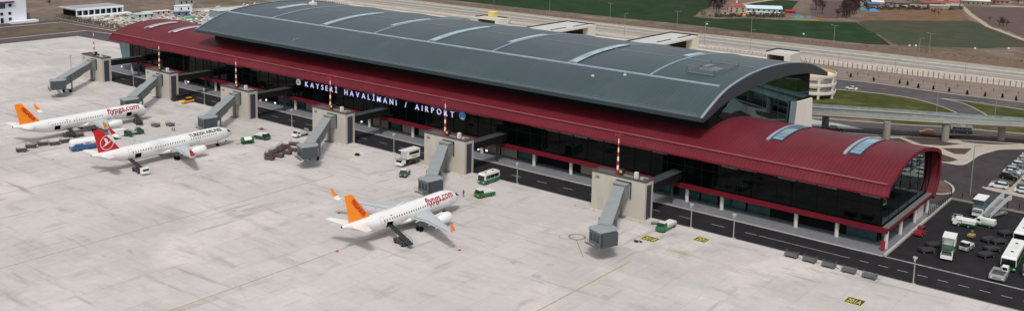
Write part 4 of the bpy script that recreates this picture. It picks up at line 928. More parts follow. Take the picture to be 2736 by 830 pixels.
def belt_loader(loc, rz, label, ln=8.0, zup=3.1, body=m_vblack, zlow=.9, cab=False, cabM=None):
    """conveyor truck; +x is the raised end"""
    e = empty('belt_loader', loc, rz, label, 'belt loader', 'baggage belt loaders')
    b = MB(); b.box(-2.6,-.85,.45,1.4,.85,.95); b.box(-2.6,-.95,.5,-1.2,-.3,1.25); b.build('chassis', cabM or mat('loader_dark',(58,58,58),.6), e)
    a = Vector((-ln/2,0,zlow)); c = Vector((ln/2,0,zup)); b = MB(); dz = .16
    b.loft([[(a.x,-.45,a.z),(a.x,.45,a.z),(a.x,.45,a.z+dz),(a.x,-.45,a.z+dz)],[(c.x,-.45,c.z),(c.x,.45,c.z),(c.x,.45,c.z+dz),(c.x,-.45,c.z+dz)]]); b.build('conveyor_belt', m_vblack, e)
    b = MB()
    for sg in (-1,1):
        b.tube((a.x,sg*.55,a.z+.12),(c.x,sg*.55,c.z+.12),.09,n=5); b.tube((a.x+.4,sg*.6,a.z+.75),(c.x,sg*.6,c.z+.75),.035,n=4)
        for i in range(7): t = .06+i*.15; p = a+(c-a)*t; b.tube((p.x,sg*.6,p.z+.1),(p.x,sg*.6,p.z+.75),.03,n=4)
    b.build('side_rail', mat('rail_dark_grey',(62,62,62),.5), e)
    b = MB(); b.tube((0,-.4,.8),(1.9,-.4,zlow+(zup-zlow)*.72),.07,n=5); b.tube((0,.4,.8),(1.9,.4,zlow+(zup-zlow)*.72),.07,n=5); b.build('lift_arm', m_gear, e)
    wheels(e, (-1.9,.8), 1.8, .4, .25)
    if cab:
        b = MB(); b.box(-ln/2-.7,-.95,.5,-ln/2+.7,.95,1.9,0); b.build('cab', m_gw, e); b = MB(); b.box(-ln/2-.73,-.8,1.2,-ln/2-.69,.8,1.75); b.build('windscreen', m_vglass, e)
    return e
def flat_truck(loc, rz, label, M=m_gw, lower=None, bed=True, ln=5.6, rack=False, cat='pickup truck', group=None):
    e = empty('flatbed_truck', loc, rz, label, cat, group)
    b = MB(); side_prism(b, [(ln/2-2.0,.5),(ln/2-2.0,2.0),(ln/2-.95,2.0),(ln/2-.35,1.3),(ln/2,1.1),(ln/2,.5)], 1.95, lambda z: 1 if z<1.5 else .88); b.build('cab', M, e)
    b = MB(); b.add([(ln/2-.93,-.8,1.95),(ln/2-.93,.8,1.95),(ln/2-.36,.88,1.32),(ln/2-.36,-.88,1.32)],[(0,1,2,3)]); b.T = Matrix.Translation((.03,0,.03)); o = b.build('windscreen', m_vglass, e, norm=False); o.location = (.03,0,.03)
    for sg in (-1,1):
        b = MB(); b.box(ln/2-1.7,sg*.93-.03,1.25,ln/2-.8,sg*.93+.03,1.75); b.build('side_window', m_vglass, e)
    b = MB(); b.box(-ln/2,-1.0,.75,ln/2-2.1,1.0,.95)
    b.box(-ln/2,-1.0,.95,-ln/2+.06,1.0,1.25); b.box(-ln/2,-1.02,.95,ln/2-2.1,-.96,1.25); b.box(-ln/2,.96,.95,ln/2-2.1,1.02,1.25); b.build('flatbed', mat('bed_grey',(176,178,176),.6), e)
    if lower: b = MB(); b.box(-ln/2+.1,-.97,.4,ln/2+.02,.97,.74); b.build('skirt', lower, e)
    if rack:
        b = MB(); b.tube((-ln/2+.3,-.9,1.2),(-ln/2+.3,-.9,2.1),.04,n=4); b.tube((-ln/2+.3,.9,1.2),(-ln/2+.3,.9,2.1),.04,n=4); b.box(-ln/2+.25,-.9,1.5,-ln/2+.35,.9,2.1); b.build('rack', m_vgrey, e)
    wheels(e, (-ln/2+.95,ln/2-.95), 1.95, .38, .25)
    return e
def tug(loc, rz, label, upper=m_gw, lower=m_gg, ln=4.6, w=2.0, cabpos=1, cat='tow tractor', frame=True):
    e = empty('tow_tractor', loc, rz, label, cat)
    b = MB(); side_prism(b, [(-ln/2,.4),(-ln/2,.95),(-ln/2+.3,1.15),(ln/2-.3,1.2),(ln/2,.95),(ln/2,.4)], w); b.build('body', lower, e)
    b = MB(); b.box(-ln/2+.2,-w/2+.1,1.12,ln/2-1.75,w/2-.1,1.3); b.build('bonnet', upper, e)
    b = MB(); side_prism(b, [(ln/2-1.75,1.18),(ln/2-1.6,1.98),(ln/2-.5,1.98),(ln/2-.2,1.2)], w-.3, lambda z: 1 if z<1.5 else .92); b.build('cab_glass', m_vglass, e)
    b = MB(); b.cbox((ln/2-1.05,0,2.03),(1.3,w-.3,.1)); b.build('cab_roof', upper, e)
    if frame:
        b = MB()
        for sg in (-1,1): b.tube((ln/2-1.6,sg*(w/2-.2),1.98),(-ln/2+.3,sg*(w/2-.2),1.3),.1,n=5,mi=0)
        b.build('roll_bar', upper, e)
    wheels(e, (-ln/2+.9,ln/2-.95), w, .42, .28)
    for sg in (-1,1):
        b = MB(); b.cbox((ln/2+.01,sg*(w/2-.35),.75),(.05,.35,.16)); b.build('headlight', m_lampw, e)
    return e
def flat_tug(loc, rz, label, M=m_vgrey, ln=4.6, w=2.6):
    e = empty('pushback_tractor', loc, rz, label, 'pushback tractor')
    b = MB(); side_prism(b, [(-ln/2,.35),(-ln/2,1.1),(ln/2-.4,1.15),(ln/2,.9),(ln/2,.35)], w); b.build('body', M, e)
    b = MB(); b.box(-ln/2+.2,.2,1.13,-ln/2+1.5,w/2-.1,1.9); b.build('cab', m_gw, e); b = MB(); b.box(-ln/2+1.5,.3,1.3,-ln/2+1.54,w/2-.2,1.8); b.build('cab_window', m_vglass, e)
    b = MB()
    for i in range(5): b.box(-ln/2+1.8+i*.5,-w/2+.3,1.15,-ln/2+2.0+i*.5,w/2-.3,1.2)
    b.build('deck_grille', m_vblack, e)
    wheels(e, (-ln/2+.9,ln/2-.9), w, .5, .35)
    for sg in (-1,1):
        b = MB(); b.cbox((ln/2+.02,sg*(w/2-.4),.7),(.05,.35,.2)); b.build('headlight', m_lampw, e)
    e.scale = (1.15,1.15,1.15); return e
def hi_lift(loc, rz, label, box_z=1.6, box_h=2.3, ln=8.0, lower=m_vblack, box=m_gw, blen=5.2, cabM=m_gw, window=True, cat='catering truck', deck=None, roofM=None):
    e = empty('catering_truck', loc, rz, label, cat)
    b = MB(); b.box(-ln/2,-1.1,.55,ln/2-1.6,1.1,.95); b.build('chassis', lower, e)
    b = MB(); side_prism(b, [(ln/2-1.7,.5),(ln/2-1.7,2.0),(ln/2-.5,2.0),(ln/2-.05,1.3),(ln/2,.5)], 2.3, lambda z: 1 if z<1.5 else .92); b.build('cab', cabM, e)
    b = MB(); b.add([(ln/2-.47,-.95,1.95),(ln/2-.47,.95,1.95),(ln/2-.03,1.05,1.35),(ln/2-.03,-1.05,1.35)],[(0,1,2,3)]); o = b.build('windscreen', m_vglass, e, norm=False); o.location = (.03,0,.02)
    b = MB(); b.box(-ln/2,-1.25,box_z,-ln/2+blen,1.25,box_z+box_h); bx = b.build('cargo_box', box, e)
    b = MB(); b.box(-ln/2-.1,-1.3,box_z+box_h+.003,-ln/2+blen+.9,1.3,box_z+box_h+.1); b.build('box_roof', roofM or box, bx)
    if window:
        for sg in (-1,1):
            b = MB(); b.box(-ln/2+.5,sg*1.27-.02,box_z+1.15,-ln/2+blen-.7,sg*1.27+.02,box_z+1.9); b.box(-ln/2+1.4,sg*1.27-.02,box_z+.45,-ln/2+blen-1.6,sg*1.27+.02,box_z+.62); b.build('side_window', m_vglass, bx)
    b = MB()
    for sg in (-1,1):
        b.tube((-ln/2+.6,sg*.95,.9),(-ln/2+blen-.8,sg*.95,box_z),.09,n=5); b.tube((-ln/2+blen-.8,sg*.95,.9),(-ln/2+.6,sg*.95,box_z),.09,n=5)
    b.build('scissor_lift', m_gear, e)
    b = MB(); b.box(-ln/2+blen+.1,-1.1,box_z+.1,ln/2+.3,1.1,box_z+.22)
    for sx in (-ln/2+blen+.2,ln/2+.2):
        for sy in (-1,1): b.tube((sx,sy,box_z+.2),(sx,sy,box_z+1.2),.04,n=4)
    for sy in (-1,1): b.tube((-ln/2+blen+.2,sy,box_z+1.2),(ln/2+.2,sy,box_z+1.2),.04,n=4)
    b.build('front_platform', deck or m_vgrey, e)
    wheels(e, (-ln/2+1.4,ln/2-1.3), 2.3, .48, .3)
    return e
def GG(u, v): return (*G(u,v), 0)
g2 = lambda a, b_: GG(a/2.789, 200+b_/2.789)
g3 = lambda a, b_: GG(500+a/2.79, 200+b_/2.79)
g6 = lambda a, b_: GG(1050+a/3.004, 300+b_/3.004)
gr = lambda a, b_: GG(1500+a/2.604, 400+b_/2.604)
gy_ = lambda a, b_: GG(2400+a/2.44, 480+b_/2.44)
P2 = math.pi/2
# belt loaders
belt_loader((-31.9,-47.8,0), R(167.5), 'long dark conveyor at the rear hold of the nearest orange-tailed airliner', 8.6, 3.0)
belt_loader((-120.6,-55.6,0), R(174), 'belt loader with white cab standing free below the red-tailed airliner', 8.5, 2.4, cab=True)
belt_loader((-168.9,-48.4,0), R(168), 'dark belt loader at the rear hold of the far left orange-tailed airliner', 8.5, 2.9)
belt_loader((-168.3,-26.8,0), R(165), 'dark belt loader at the front hold of the far left orange-tailed airliner', 8.0, 2.9)
# baggage carts: string behind the far left airliner
NTH = ['first','second','third','fourth','fifth','sixth','seventh','eighth','ninth','tenth']
for i, (a, c, rz) in enumerate([(450,432,60),(650,350,55),(900,298,80),(1140,290,70),(1370,238,85),(1420,120,60),(1640,118,90)]):
    cart(GG(a/7.81, 350+c/7.81), R(rz), '%s dark baggage cart from the left in the string by the blue tanker'%NTH[i], m_cart, 'dark baggage carts behind the far left airliner')
for i, (a, c) in enumerate([(1160,385),(1268,380)]):
    cart(g2(a,c), R(5), ['left one of two baggage carts ahead of the far left orange-tailed airliner','loaded baggage cart, right one of two near the walking workers'][i], m_cartg, 'pair of carts between the two left airliners')
for i, (a, c) in enumerate([(615,605),(645,585),(680,575),(705,555),(730,540)]):
    cart(g3(a,c), R(20), '%s cart from the left in the upper row of reddish baggage carts'%NTH[i], m_rust, 'reddish baggage carts beside the boarding bridge cab')
for i, (a, c) in enumerate([(615,632),(685,612),(745,590),(790,568),(797,525)]):
    cart(g3(a,c), R(20), '%s cart from the left in the lower row of reddish baggage carts'%NTH[i] if i < 4 else 'topmost reddish baggage cart, standing apart below the white pickup', m_rust, 'reddish baggage carts beside the boarding bridge cab')
for i, (a, c) in enumerate([(245,262),(435,312),(635,368),(845,425),(1060,484)]):
    x, y = G(2050+a/3.905, 620+c/3.905); cart((x,y+.4,0), R(0), '%s grey baggage cart from the left in the line along the dark road edge'%NTH[i], m_cartg, 'grey baggage carts parked along the road edge')
for i, (a, c, l, s) in enumerate([(185,470,'dark dolly on the yard asphalt left of the green catering truck, nearer one',1),(230,435,'dark dolly on the yard asphalt left of the green catering truck, farther one',1),(590,400,'dark dolly in the middle group, directly behind the small grey tractor',1),(650,412,'dark dolly in the yard nearest to the windscreen of the front bus',1),(700,358,'dark dolly farthest back in the yard, near the passenger stairs',1),(570,500,'dark dolly nearest the dashed road in the middle of the yard',1),(610,462,'dark dolly just behind the foremost one in the middle of the yard',1)]):
    cart(gy_(a,c), R(48+7*(i%3)), l, mat('dolly_dark',(52,51,53),.7,noise=(2,.3)), 'dark dollies in the equipment yard', low=True)
    bpy.data.objects[[o.name for o in COL.objects if o.name.startswith('baggage_cart') and not o.parent][-1]].scale = (1.3,1.3,1.1)
# apron vehicles
tn = empty('tanker_truck', (-151.1,-51.0,0), R(84), 'long white tanker truck with blue chassis behind the red tail fin', 'tanker truck')
b = MB(); rings = []
for x, r in ((-6.4,.8),(-6.1,1.15),(3.2,1.15),(3.5,.8)): rings.append([(x, r*1.05*math.cos(2*math.pi*i/14), 2.2+r*math.sin(2*math.pi*i/14)) for i in range(14)])
b.loft(rings); b.build('tank', m_gw, tn, smooth=True)
b = MB(); b.box(-6.3,-1.2,.5,3.4,1.2,1.3); b.build('chassis', m_blue, tn)
b = MB(); side_prism(b, [(3.8,.5),(3.8,2.6),(5.3,2.6),(5.8,1.5),(5.8,.5)], 2.3); b.build('cab', m_gw, tn)
b = MB(); b.add([(5.36,-.95,2.5),(5.36,.95,2.5),(5.84,.95,1.55),(5.84,-.95,1.55)],[(0,1,2,3)]); b.build('windscreen', m_vglass, tn, norm=False)
b = MB(); b.box(-5.6,-1.28,1.35,-3.2,-1.2,2.1); b.box(-2.6,-1.26,1.9,-1.2,-1.16,2.2); b.build('hose_locker', m_blue, tn)
wheels(tn, (-4.8,-3.4,4.6), 2.3, .5, .3)
flat_truck(g2(980,445), R(70), 'dark green truck with loaded deck beside the far wing tip of the red-tailed airliner', m_gdg, m_gdg, ln=7.0, rack=True, cat='truck')
hi_lift(g2(900,470), R(80), 'white topped service truck beside the red far winglet', 1.0, 1.6, 6.2, m_gdg, m_gw, 3.6, m_gdg, False, 'service truck')
# green tank trailer
gt = empty('tank_trailer', g3(450,512), R(73), 'green tank trailer with a white panel in front of the red-tailed airliner nose', 'tank trailer')
b = MB(); rings = []
for x, r in ((-1.9,.55),(-1.7,.8),(1.7,.8),(1.9,.55)): rings.append([(x, r*math.cos(2*math.pi*i/14), 1.25+r*math.sin(2*math.pi*i/14)) for i in range(14)])
b.loft(rings); b.build('tank', m_gg, gt, smooth=True)
b = MB(); n = 8; th = [R(-20+i*200/n) for i in range(n+1)]
b.add([(x, .815*math.cos(t), 1.25+.815*math.sin(t)) for x in (-1.1,1.1) for t in th], [(i,i+1,n+2+i,n+1+i) for i in range(n)]); b.T = Matrix.Identity(4); b.build('white_panel', m_gw, gt, smooth=True)
b = MB(); b.box(-1.8,-.7,.4,1.8,.7,.55); b.tube((-1.8,0,.45),(-3.2,0,.3),.06,n=5); b.build('frame', m_gdg, gt); wheels(gt, (-1.1,1.1), 1.5, .3, .2)
tug(g3(560,478), R(10), 'low green and white tractor between the green tank trailer and the white pickup', m_gw, m_gdg, 5.0, 2.1, frame=True)
rd = empty('tow_bar', g3(553,408), R(20), 'small red tow bar lying on the apron above the green tractor', 'tow bar')
b = MB(); b.tube((-1.5,0,.25),(1.5,0,.25),.1,n=6); b.cbox((0,0,.35),(.8,.9,.3)); b.build('bar', mat('bright_red',(190,40,50),.5), rd); b = MB(); b.tube((.3,-.5,.2),(.3,.5,.2),.2,n=8); b.build('axle', m_tyre, rd)
wb = empty('tow_bar', g3(320,492), R(30), 'white tow bar on the ground at the nose of the red-tailed airliner', 'tow bar')
b = MB(); b.tube((-2,0,.25),(1.6,0,.25),.08,n=6); b.cbox((-1.2,0,.3),(.7,.8,.3)); b.build('bar', m_gw, wb); b = MB(); b.tube((-1.2,-.5,.2),(-1.2,.5,.2),.2,n=8); b.build('axle', m_tyre, wb)
flat_truck(g3(845,458), R(275), 'white pickup with rack on its bed, parked left of the third nearest tower', rack=True)
car(g2(1395,208), R(275), 'yellow and red estate car beside the second farthest boarding tower', m_yelc, kind='suv', name='car')
c = bpy.context
b = MB(); b.box(-1.2,-.93,1.02,1.0,.93,1.12); ob_ = b.build('red_stripe', m_redm, bpy.data.objects['car'])
car(g2(1325,190), R(275), 'black van parked behind the yellow car at the tower corner', m_vblack, cat='van', kind='van', name='van')
car(g2(1375,178), R(275), 'dark estate car beyond the yellow car in the shade of the gangway', m_vblack, kind='suv', name='car')
hi_lift(g6(118,418), R(270), 'white high-box catering truck beside the second nearest boarding tower', 1.9, 2.3, 7.2, m_vblack, m_gw, 5.0, m_gw, True)
tug(g6(95,508), R(-62), 'small green tractor with white frame right below the white catering truck', m_gw, m_gdg, 4.2, 2.0)
bus(g6(768,560), R(270), 'green and white minibus right of the second nearest boarding tower', 6.2, 2.3, 2.9, name='minibus', cat='minibus', r=.42)
tug(g6(735,672), R(255), 'green and white tractor ahead of the nose of the nearest airliner', m_gw, m_gg, 5.2, 2.2)
ft = flat_truck(gr(728,550), R(270), 'green flatbed truck with white roof and load, right of the nearest boarding tower', m_gg, m_gg, ln=6.4, cat='flatbed truck')
b = MB(); b.box(1.25,-.8,2.0,2.2,.8,2.1); b.build('cab_roof', m_gw, ft); b = MB(); b.box(-3.0,-.9,.96,.9,.9,1.45); b.build('white_load', m_gw, ft)
tb = empty('equipment_trolley', gr(648,515), R(40), 'small grey trolley left of the green flatbed truck', 'trolley')
b = MB(); b.box(-.8,-.5,.35,.8,.5,.5); b.tube((.7,0,.5),(.9,0,1.2),.05,n=5); b.build('platform', m_vgrey, tb); wheels(tb, (-.5,.5), 1.0, .2, .12)
b = MB(); b.cbox((0,0,.2),(.9,.5,.4)); b.cbox((.9,.5,.15),(.5,.35,.3)); b.tube((-.4,0,.3),(.9,.4,.4),.08,n=6); o = b.build('wheel_chocks', m_vblack); o.location = gr(520,640); tag(o,'black wheel chocks lying left of the painted panel reading 201B','wheel chocks')
b = MB(); b.cbox((0,0,.3),(1.6,1.0,.6), top=.6); o = b.build('covered_pallet', mat('dark_cover',(52,40,40),.9)); o.location = GG(700+585/2.297,160+585/2.297); tag(o,'small dark covered heap beside the yellow square marking','cover')
# yard vehicles
bus((72.2,29.9,0), R(273), 'white roofed apron bus with green skirt directly behind the flat grey tractor', 13.5, 2.9, 3.1)
bus((71.0,48.3,0), R(272), 'white roofed apron bus parked behind the front bus at the right edge', 13.5, 2.9, 3.1)
bus((77.0,27.2,0), R(268), 'blue sided bus cut by the right edge of the yard', 11, 2.6, 3.0, mat('pale_blue_bus',(120,160,190),.4), m_blue)
flat_tug((71.9,18.3,0), R(272), 'flat grey pushback tractor in front of the foremost apron bus')
hi_lift(gy_(322,500), R(278), 'catering truck with green deck and white box in the middle of the yard', 2.5, 1.9, 6.4, m_gg, m_gw, 3.3, m_gw, False, deck=m_gdg)
tug(gy_(445,455), R(262), 'small grey and white tractor right of the green catering truck', m_gw, m_vgrey, 4.0, 1.9)
yc = empty('equipment_cart', gy_(475,378), R(80), 'small yellow and grey cart behind the small grey tractor', 'equipment cart'); b = MB(); b.box(-.9,-.6,.4,.9,.6,.9); b.tube((.4,0,.9),(.4,0,1.7),.06,n=5); b.cbox((.4,0,1.5),(.4,.4,.3)); b.build('body', mat('faded_yellow',(150,132,70),.6), yc); wheels(yc, (-.5,.5), 1.2, .25, .15)
hi_lift(gy_(430,302), R(185), 'green and white service truck in the row at the back of the yard', 1.1, .6, 4.8, m_gg, m_gw, 2.9, m_gw, False, 'service truck', deck=m_gw)
ft = flat_truck(gy_(560,300), R(175), 'white and green truck in front of the passenger stairs', m_gw, m_gg, ln=4.8, cat='truck')
b = MB(); b.box(-2.3,-.9,.96,.3,.9,1.9); b.build('white_load', m_gw, ft)
hi_lift(gy_(530,228), R(270), 'tall white roofed lift truck with blue grey box beside the stairs', 1.6, 2.7, 6.0, m_vblack, mat('blue_grey_box',(78,98,108),.4), 4.6, m_gw, False, 'lift truck', roofM=m_gw)
# passenger stairs
ps = empty('passenger_stairs', gy_(635,235), R(70), 'silver passenger boarding stairs at the back of the yard', 'passenger stairs')
b = MB()
for i in range(16): b.box(-3.8+i*.42,-.9,.5+i*.21,-3.8+i*.42+.42,.9,.56+i*.21)
b.build('steps', mat('silver_steps',(166,168,168),.5,metal=.2), ps)
b = MB()
for sg in (-1,1):
    b.loft([[(-3.9,sg*.95,.4),(-3.9,sg*1.0,.4),(-3.9,sg*1.0,1.5),(-3.9,sg*.95,1.5)],[(3.0,sg*.95,3.6),(3.0,sg*1.0,3.6),(3.0,sg*1.0,4.9),(3.0,sg*.95,4.9)]]); b.box(3.0,sg*.95,3.6,4.4,sg*1.0,4.9)
b.build('side_panel', mat('silver_panel',(190,192,192),.45,metal=.1), ps)
b = MB(); b.box(3.0,-.95,3.5,4.4,.95,3.62); b.build('top_platform', m_vgrey, ps)
b = MB(); b.box(-3.4,-.8,.4,3.6,.8,.7); b.tube((2.6,-.7,.6),(2.6,-.7,3.5),.08,n=5); b.tube((2.6,.7,.6),(2.6,.7,3.5),.08,n=5); b.tube((.4,-.7,.6),(.4,-.7,2.3),.08,n=5); b.build('frame', m_gear, ps); wheels(ps, (-2.6,2.6), 1.8, .35, .22)
tug(gy_(140,362), R(85), 'small dark red tractor beside the terminal corner in the yard', m_redm, m_redm, 3.2, 1.6, frame=False)
rp = empty('bollard_sign', (48.9,17.8,.15), 0, 'small crimson post standing at the corner column of the terminal', 'post'); b = MB(); b.box(-.35,-.35,0,.35,.35,1.9); b.build('post', mat('crimson_post',(150,20,60),.6), rp); b = MB(); b.box(-.4,-.4,1.9,.4,.4,2.05); b.build('cap', m_redm, rp)
# traffic cones
for i, (a, c) in enumerate([(158,690),(1180,680),(172,372)]):
    x, y = G(850+a/3.124, 450+c/3.124); e = empty('traffic_cone', (x,y,0), 0, ['traffic cone behind the tail of the nearest airliner, on the yellow line','traffic cone in front of the right wing tip of the nearest airliner','traffic cone under the far wing tip of the nearest airliner'][i], 'traffic cone', 'cones round the nearest airliner')
    b = MB(); b.tube((0,0,.05),(0,0,.8),.2,.04,n=12); b.build('cone', mat('cone_red',(196,60,40),.6), e); b = MB(); b.cbox((0,0,.03),(.55,.55,.06)); b.build('base', m_vblack, e); b = MB(); b.tube((0,0,.4),(0,0,.56),.135,.1,n=12); b.build('band', m_mastw, e)
# ================================================================== LANDSIDE STRUCTURES
def zat(u, v, x, y):
    w = D_*FPX + R_*(u-CXP) - U_*(v-CYP); h = math.hypot(x-CP.x, y-CP.y)/math.hypot(w.x, w.y); return CP.z + h*w.z
m_viad = mat('viaduct_concrete', (164,158,148), .85, noise=(.3,.1,8))
m_vglz = mat('parapet_glass', (128,144,142), .3, spec=.6, noise=(.5,.2))
V = empty('road_viaduct', (34,134,0), 0, 'raised road viaduct on round grey piers curving past the terminal end', 'viaduct')
def VB(): b = MB(); b.T = Matrix.Translation((-34,-134,0)); return b
far = smoothpts([(-22,112),(0,122.5),(17.5,131),(34,138.4),(51.5,146.6),(76,157),(110,172)],5)
near = smoothpts([(-18,104.5),(2,114.2),(19.8,123.2),(36,132),(52.4,142),(78,153),(112,167)],5)
b = VB(); rings = [[(f[0],f[1],6.9),(n[0],n[1],6.9),(n[0],n[1],6.1),(n[0]*.85+f[0]*.15,n[1]*.85+f[1]*.15,5.5),(n[0]*.15+f[0]*.85,n[1]*.15+f[1]*.85,5.5),(f[0],f[1],6.1)] for f,n in zip(far,near)]
b.loft(rings); b.build('deck', m_viad, V)
b = VB(); b.loft([[(f[0]*.97+n[0]*.03,f[1]*.97+n[1]*.03,6.91),(n[0]*.97+f[0]*.03,n[1]*.97+f[1]*.03,6.91)] for f,n in zip(far,near)], caps=False, closed=False); b.build('roadway', m_asphalt_l, V, norm=False)
for ln_ in (far, near):
    b = VB(); b.loft([[(p[0]-.02,p[1]-.12,6.9),(p[0]-.02,p[1]-.12,7.35),(p[0],p[1]+.12,7.35),(p[0],p[1]+.12,6.9)] for p in ln_]); b.build('parapet', m_viad, V)
    b = VB(); b.loft([[(p[0],p[1]-.03,7.36),(p[0],p[1]-.03,8.1),(p[0],p[1]+.03,8.1),(p[0],p[1]+.03,7.36)] for p in ln_]); b.build('parapet_glass', m_vglz, V)
    b = VB()
    for p in ln_[::1]: b.tube((p[0],p[1],7.3),(p[0],p[1],8.3),.06,n=4)
    b.build('railing_post', m_steel, V)
for (u, v) in ((2201.6,342.8),(2364.8,371.6),(2522,377.4),(2672,375.5)):
    x, y = G(u,v); b = VB(); b.tube((x,y+1,0),(x,y+1,5.52),1.15,n=16); b.build('pier', mat('pier_concrete',(136,130,122),.85,noise=(.3,.12)), V, smooth=True)
sheet('white_paved_strip', [G(2165,318),G(2235,329),G(2310,345),G(2240,343),G(2165,336)], m_white, .010)
# spiral car ramp
SR = empty('spiral_ramp', (-27.2,172.5,0), 0, 'white open spiral car ramp with orange inner parapet behind the dark roof end', 'spiral ramp')
m_ramp = mat('ramp_white', (214,208,198), .7, noise=(.3,.06))
for z in (1.9,5.0,8.4):
    b = MB(); ro, ri, n = 8.8, 5.0, 48; rg = []
    for i in range(n+1):
        a = 2*math.pi*i/n; c, s_ = math.cos(a), math.sin(a); rg.append([(ri*c,ri*s_,z-.3),(ro*c,ro*s_,z-.3),(ro*c,ro*s_,z),(ri*c,ri*s_,z)])
    b.loft(rg, caps=False); d_ = b.build('ramp_deck', m_ramp, SR, smooth=True)
    for rr_, nm, M in ((ro,'outer_parapet',m_ramp),(ri,'inner_parapet',mat('ramp_orange',(206,150,70),.6) if z > 8 else m_ramp)):
        b = MB(); rg = []
        for i in range(n+1):
            a = 2*math.pi*i/n; c, s_ = math.cos(a), math.sin(a); rg.append([((rr_-.12)*c,(rr_-.12)*s_,z+.003),((rr_+.12)*c,(rr_+.12)*s_,z+.003),((rr_+.12)*c,(rr_+.12)*s_,z+.95),((rr_-.12)*c,(rr_-.12)*s_,z+.95)])
        b.loft(rg, caps=False); b.build(nm, M, d_, smooth=True)
b = MB(); n = 48; b.loft([[(8.66*math.cos(2*math.pi*i/n),8.66*math.sin(2*math.pi*i/n),8.45),(8.66*math.cos(2*math.pi*i/n),8.66*math.sin(2*math.pi*i/n),9.3)] for i in range(n+1)], caps=False, closed=False); b.build('orange_lining', mat('ramp_orange',(206,150,70),.6), SR, norm=False)
for k in range(8):
    a = R(-52+45*k); b = MB(); b.box(8.5*math.cos(a)-.35,8.5*math.sin(a)-.35,-.05,8.5*math.cos(a)+.35,8.5*math.sin(a)+.35,8.1); b.build('column', m_ramp, SR)
# raised forecourt deck behind the dark roof with its canopies
FD = empty('forecourt_deck', (-170,150,0), 0, 'raised pale forecourt deck running behind the dark roof', 'raised deck')
b = MB(); b.box(-150,-42,6.2,127.6,54,7.0); b.build('deck', mat('white_paving',(196,190,182),.8,noise=(.1,.06,8)), FD)
b = MB(); b.box(-150,54.003,6.5,127.6,54.5,7.9); b.box(127.603,-42,6.5,128,54.5,7.9); b.build('parapet', m_viad, FD)
b = MB(); b.box(-150,-42,0,125,48,6.19); b.build('lower_hall', m_black_w, FD)
m_can = mat('canopy_roof', (186,186,182), .7, noise=(.2,.05,8))
m_cane = mat('canopy_edge', (200,194,180), .7)
def canopy(x0, x1, y0, y1, z, label, full=True):
    e = empty('concrete_canopy', ((x0+x1)/2,(y0+y1)/2,7), 0, label, 'canopy', 'concrete canopies behind the dark roof'); cx, cy = (x1-x0)/2, (y1-y0)/2
    b = MB(); b.box(-cx,-cy,z-7.9,cx,cy,z-7.0); b.build('roof_slab', m_cane, e)
    b = MB(); b.box(-cx+.9,-cy,z-6.998,cx-.9,cy-.9,z-6.95); b.build('roof_surface', m_can, e)
    b = MB()
    b.box(-cx,-cy,z-6.99,-cx+.5,cy,z-6.6); b.box(-cx+.5,cy-.5,z-6.99,cx-.5,cy,z-6.6); b.build('roof_edge', m_soffit, e)
    b = MB(); b.box(cx-3.4,cy-14,z-6.95,cx-3.0,cy-2,z-6.7) if full else None; b.box(cx-3.6,cy-32,z-6.95,cx-3.2,cy-20,z-6.7) if full else None
    if full: b.build('roof_joint', m_soffit, e)
    b = MB(); b.box(cx-3.2,cy-6,0,cx,cy,z-7.91) if full else b.box(cx-2.6,-cy,0,cx,cy,z-7.91); b.build('end_block', m_cane, e)
    b = MB(); b.box(-cx,-cy+2,0,-cx+.8,cy,z-7.91); b.box(-cx+.8,cy-1,0,cx-3.3,cy-.4,z-7.91); b.build('rear_wall', mat('canopy_wall',(120,116,104),.8,noise=(.4,.15)), e)
    b = MB(); b.box(cx-4.6,-cy+6,0,cx-3.8,-cy+6.8,z-7.91); b.box(cx-4.6,-cy+14,0,cx-3.8,-cy+14.8,z-7.91); b.build('canopy_column', m_cane, e)
    return e
canopy(-161.5,-145,152,199.5,13.0,'left one of the two large flat concrete canopies behind the dark roof')
canopy(-106.5,-92,152,203.5,12.9,'right one of the two large flat concrete canopies behind the dark roof')
canopy(-214,-198.5,192,199.5,10.9,'small concrete entrance block with a yellow cabin on its roof',False)
canopy(-53.5,-42.8,188,199,12.0,'small open concrete block right of the large canopies, near the dark roof end',False)
yb = empty('yellow_cabin', (-206.5,197,10.9), 0, 'yellow rooftop cabin standing on the small concrete entrance block', 'cabin'); b = MB(); b.box(-1.8,-1.7,0,1.8,1.7,2.6); b.build('body', mat('pale_yellow',(214,194,110),.7), yb); b = MB(); b.box(-2.0,-1.9,2.6,2.0,1.9,2.8); b.build('roof', mat('pale_yellow_cap',(226,212,140),.7), yb)
b = MB(); b.box(-7,-5,0,7,5,1.4); b.box(-6,-4,1.4,6,4,1.7); o = b.build('rooftop_plant', mat('plant_grey',(110,112,122),.6)); o.location = (-229,192,7.0); tag(o,'low blue grey plant box behind the dark roof left of the yellow cabin','plant box')

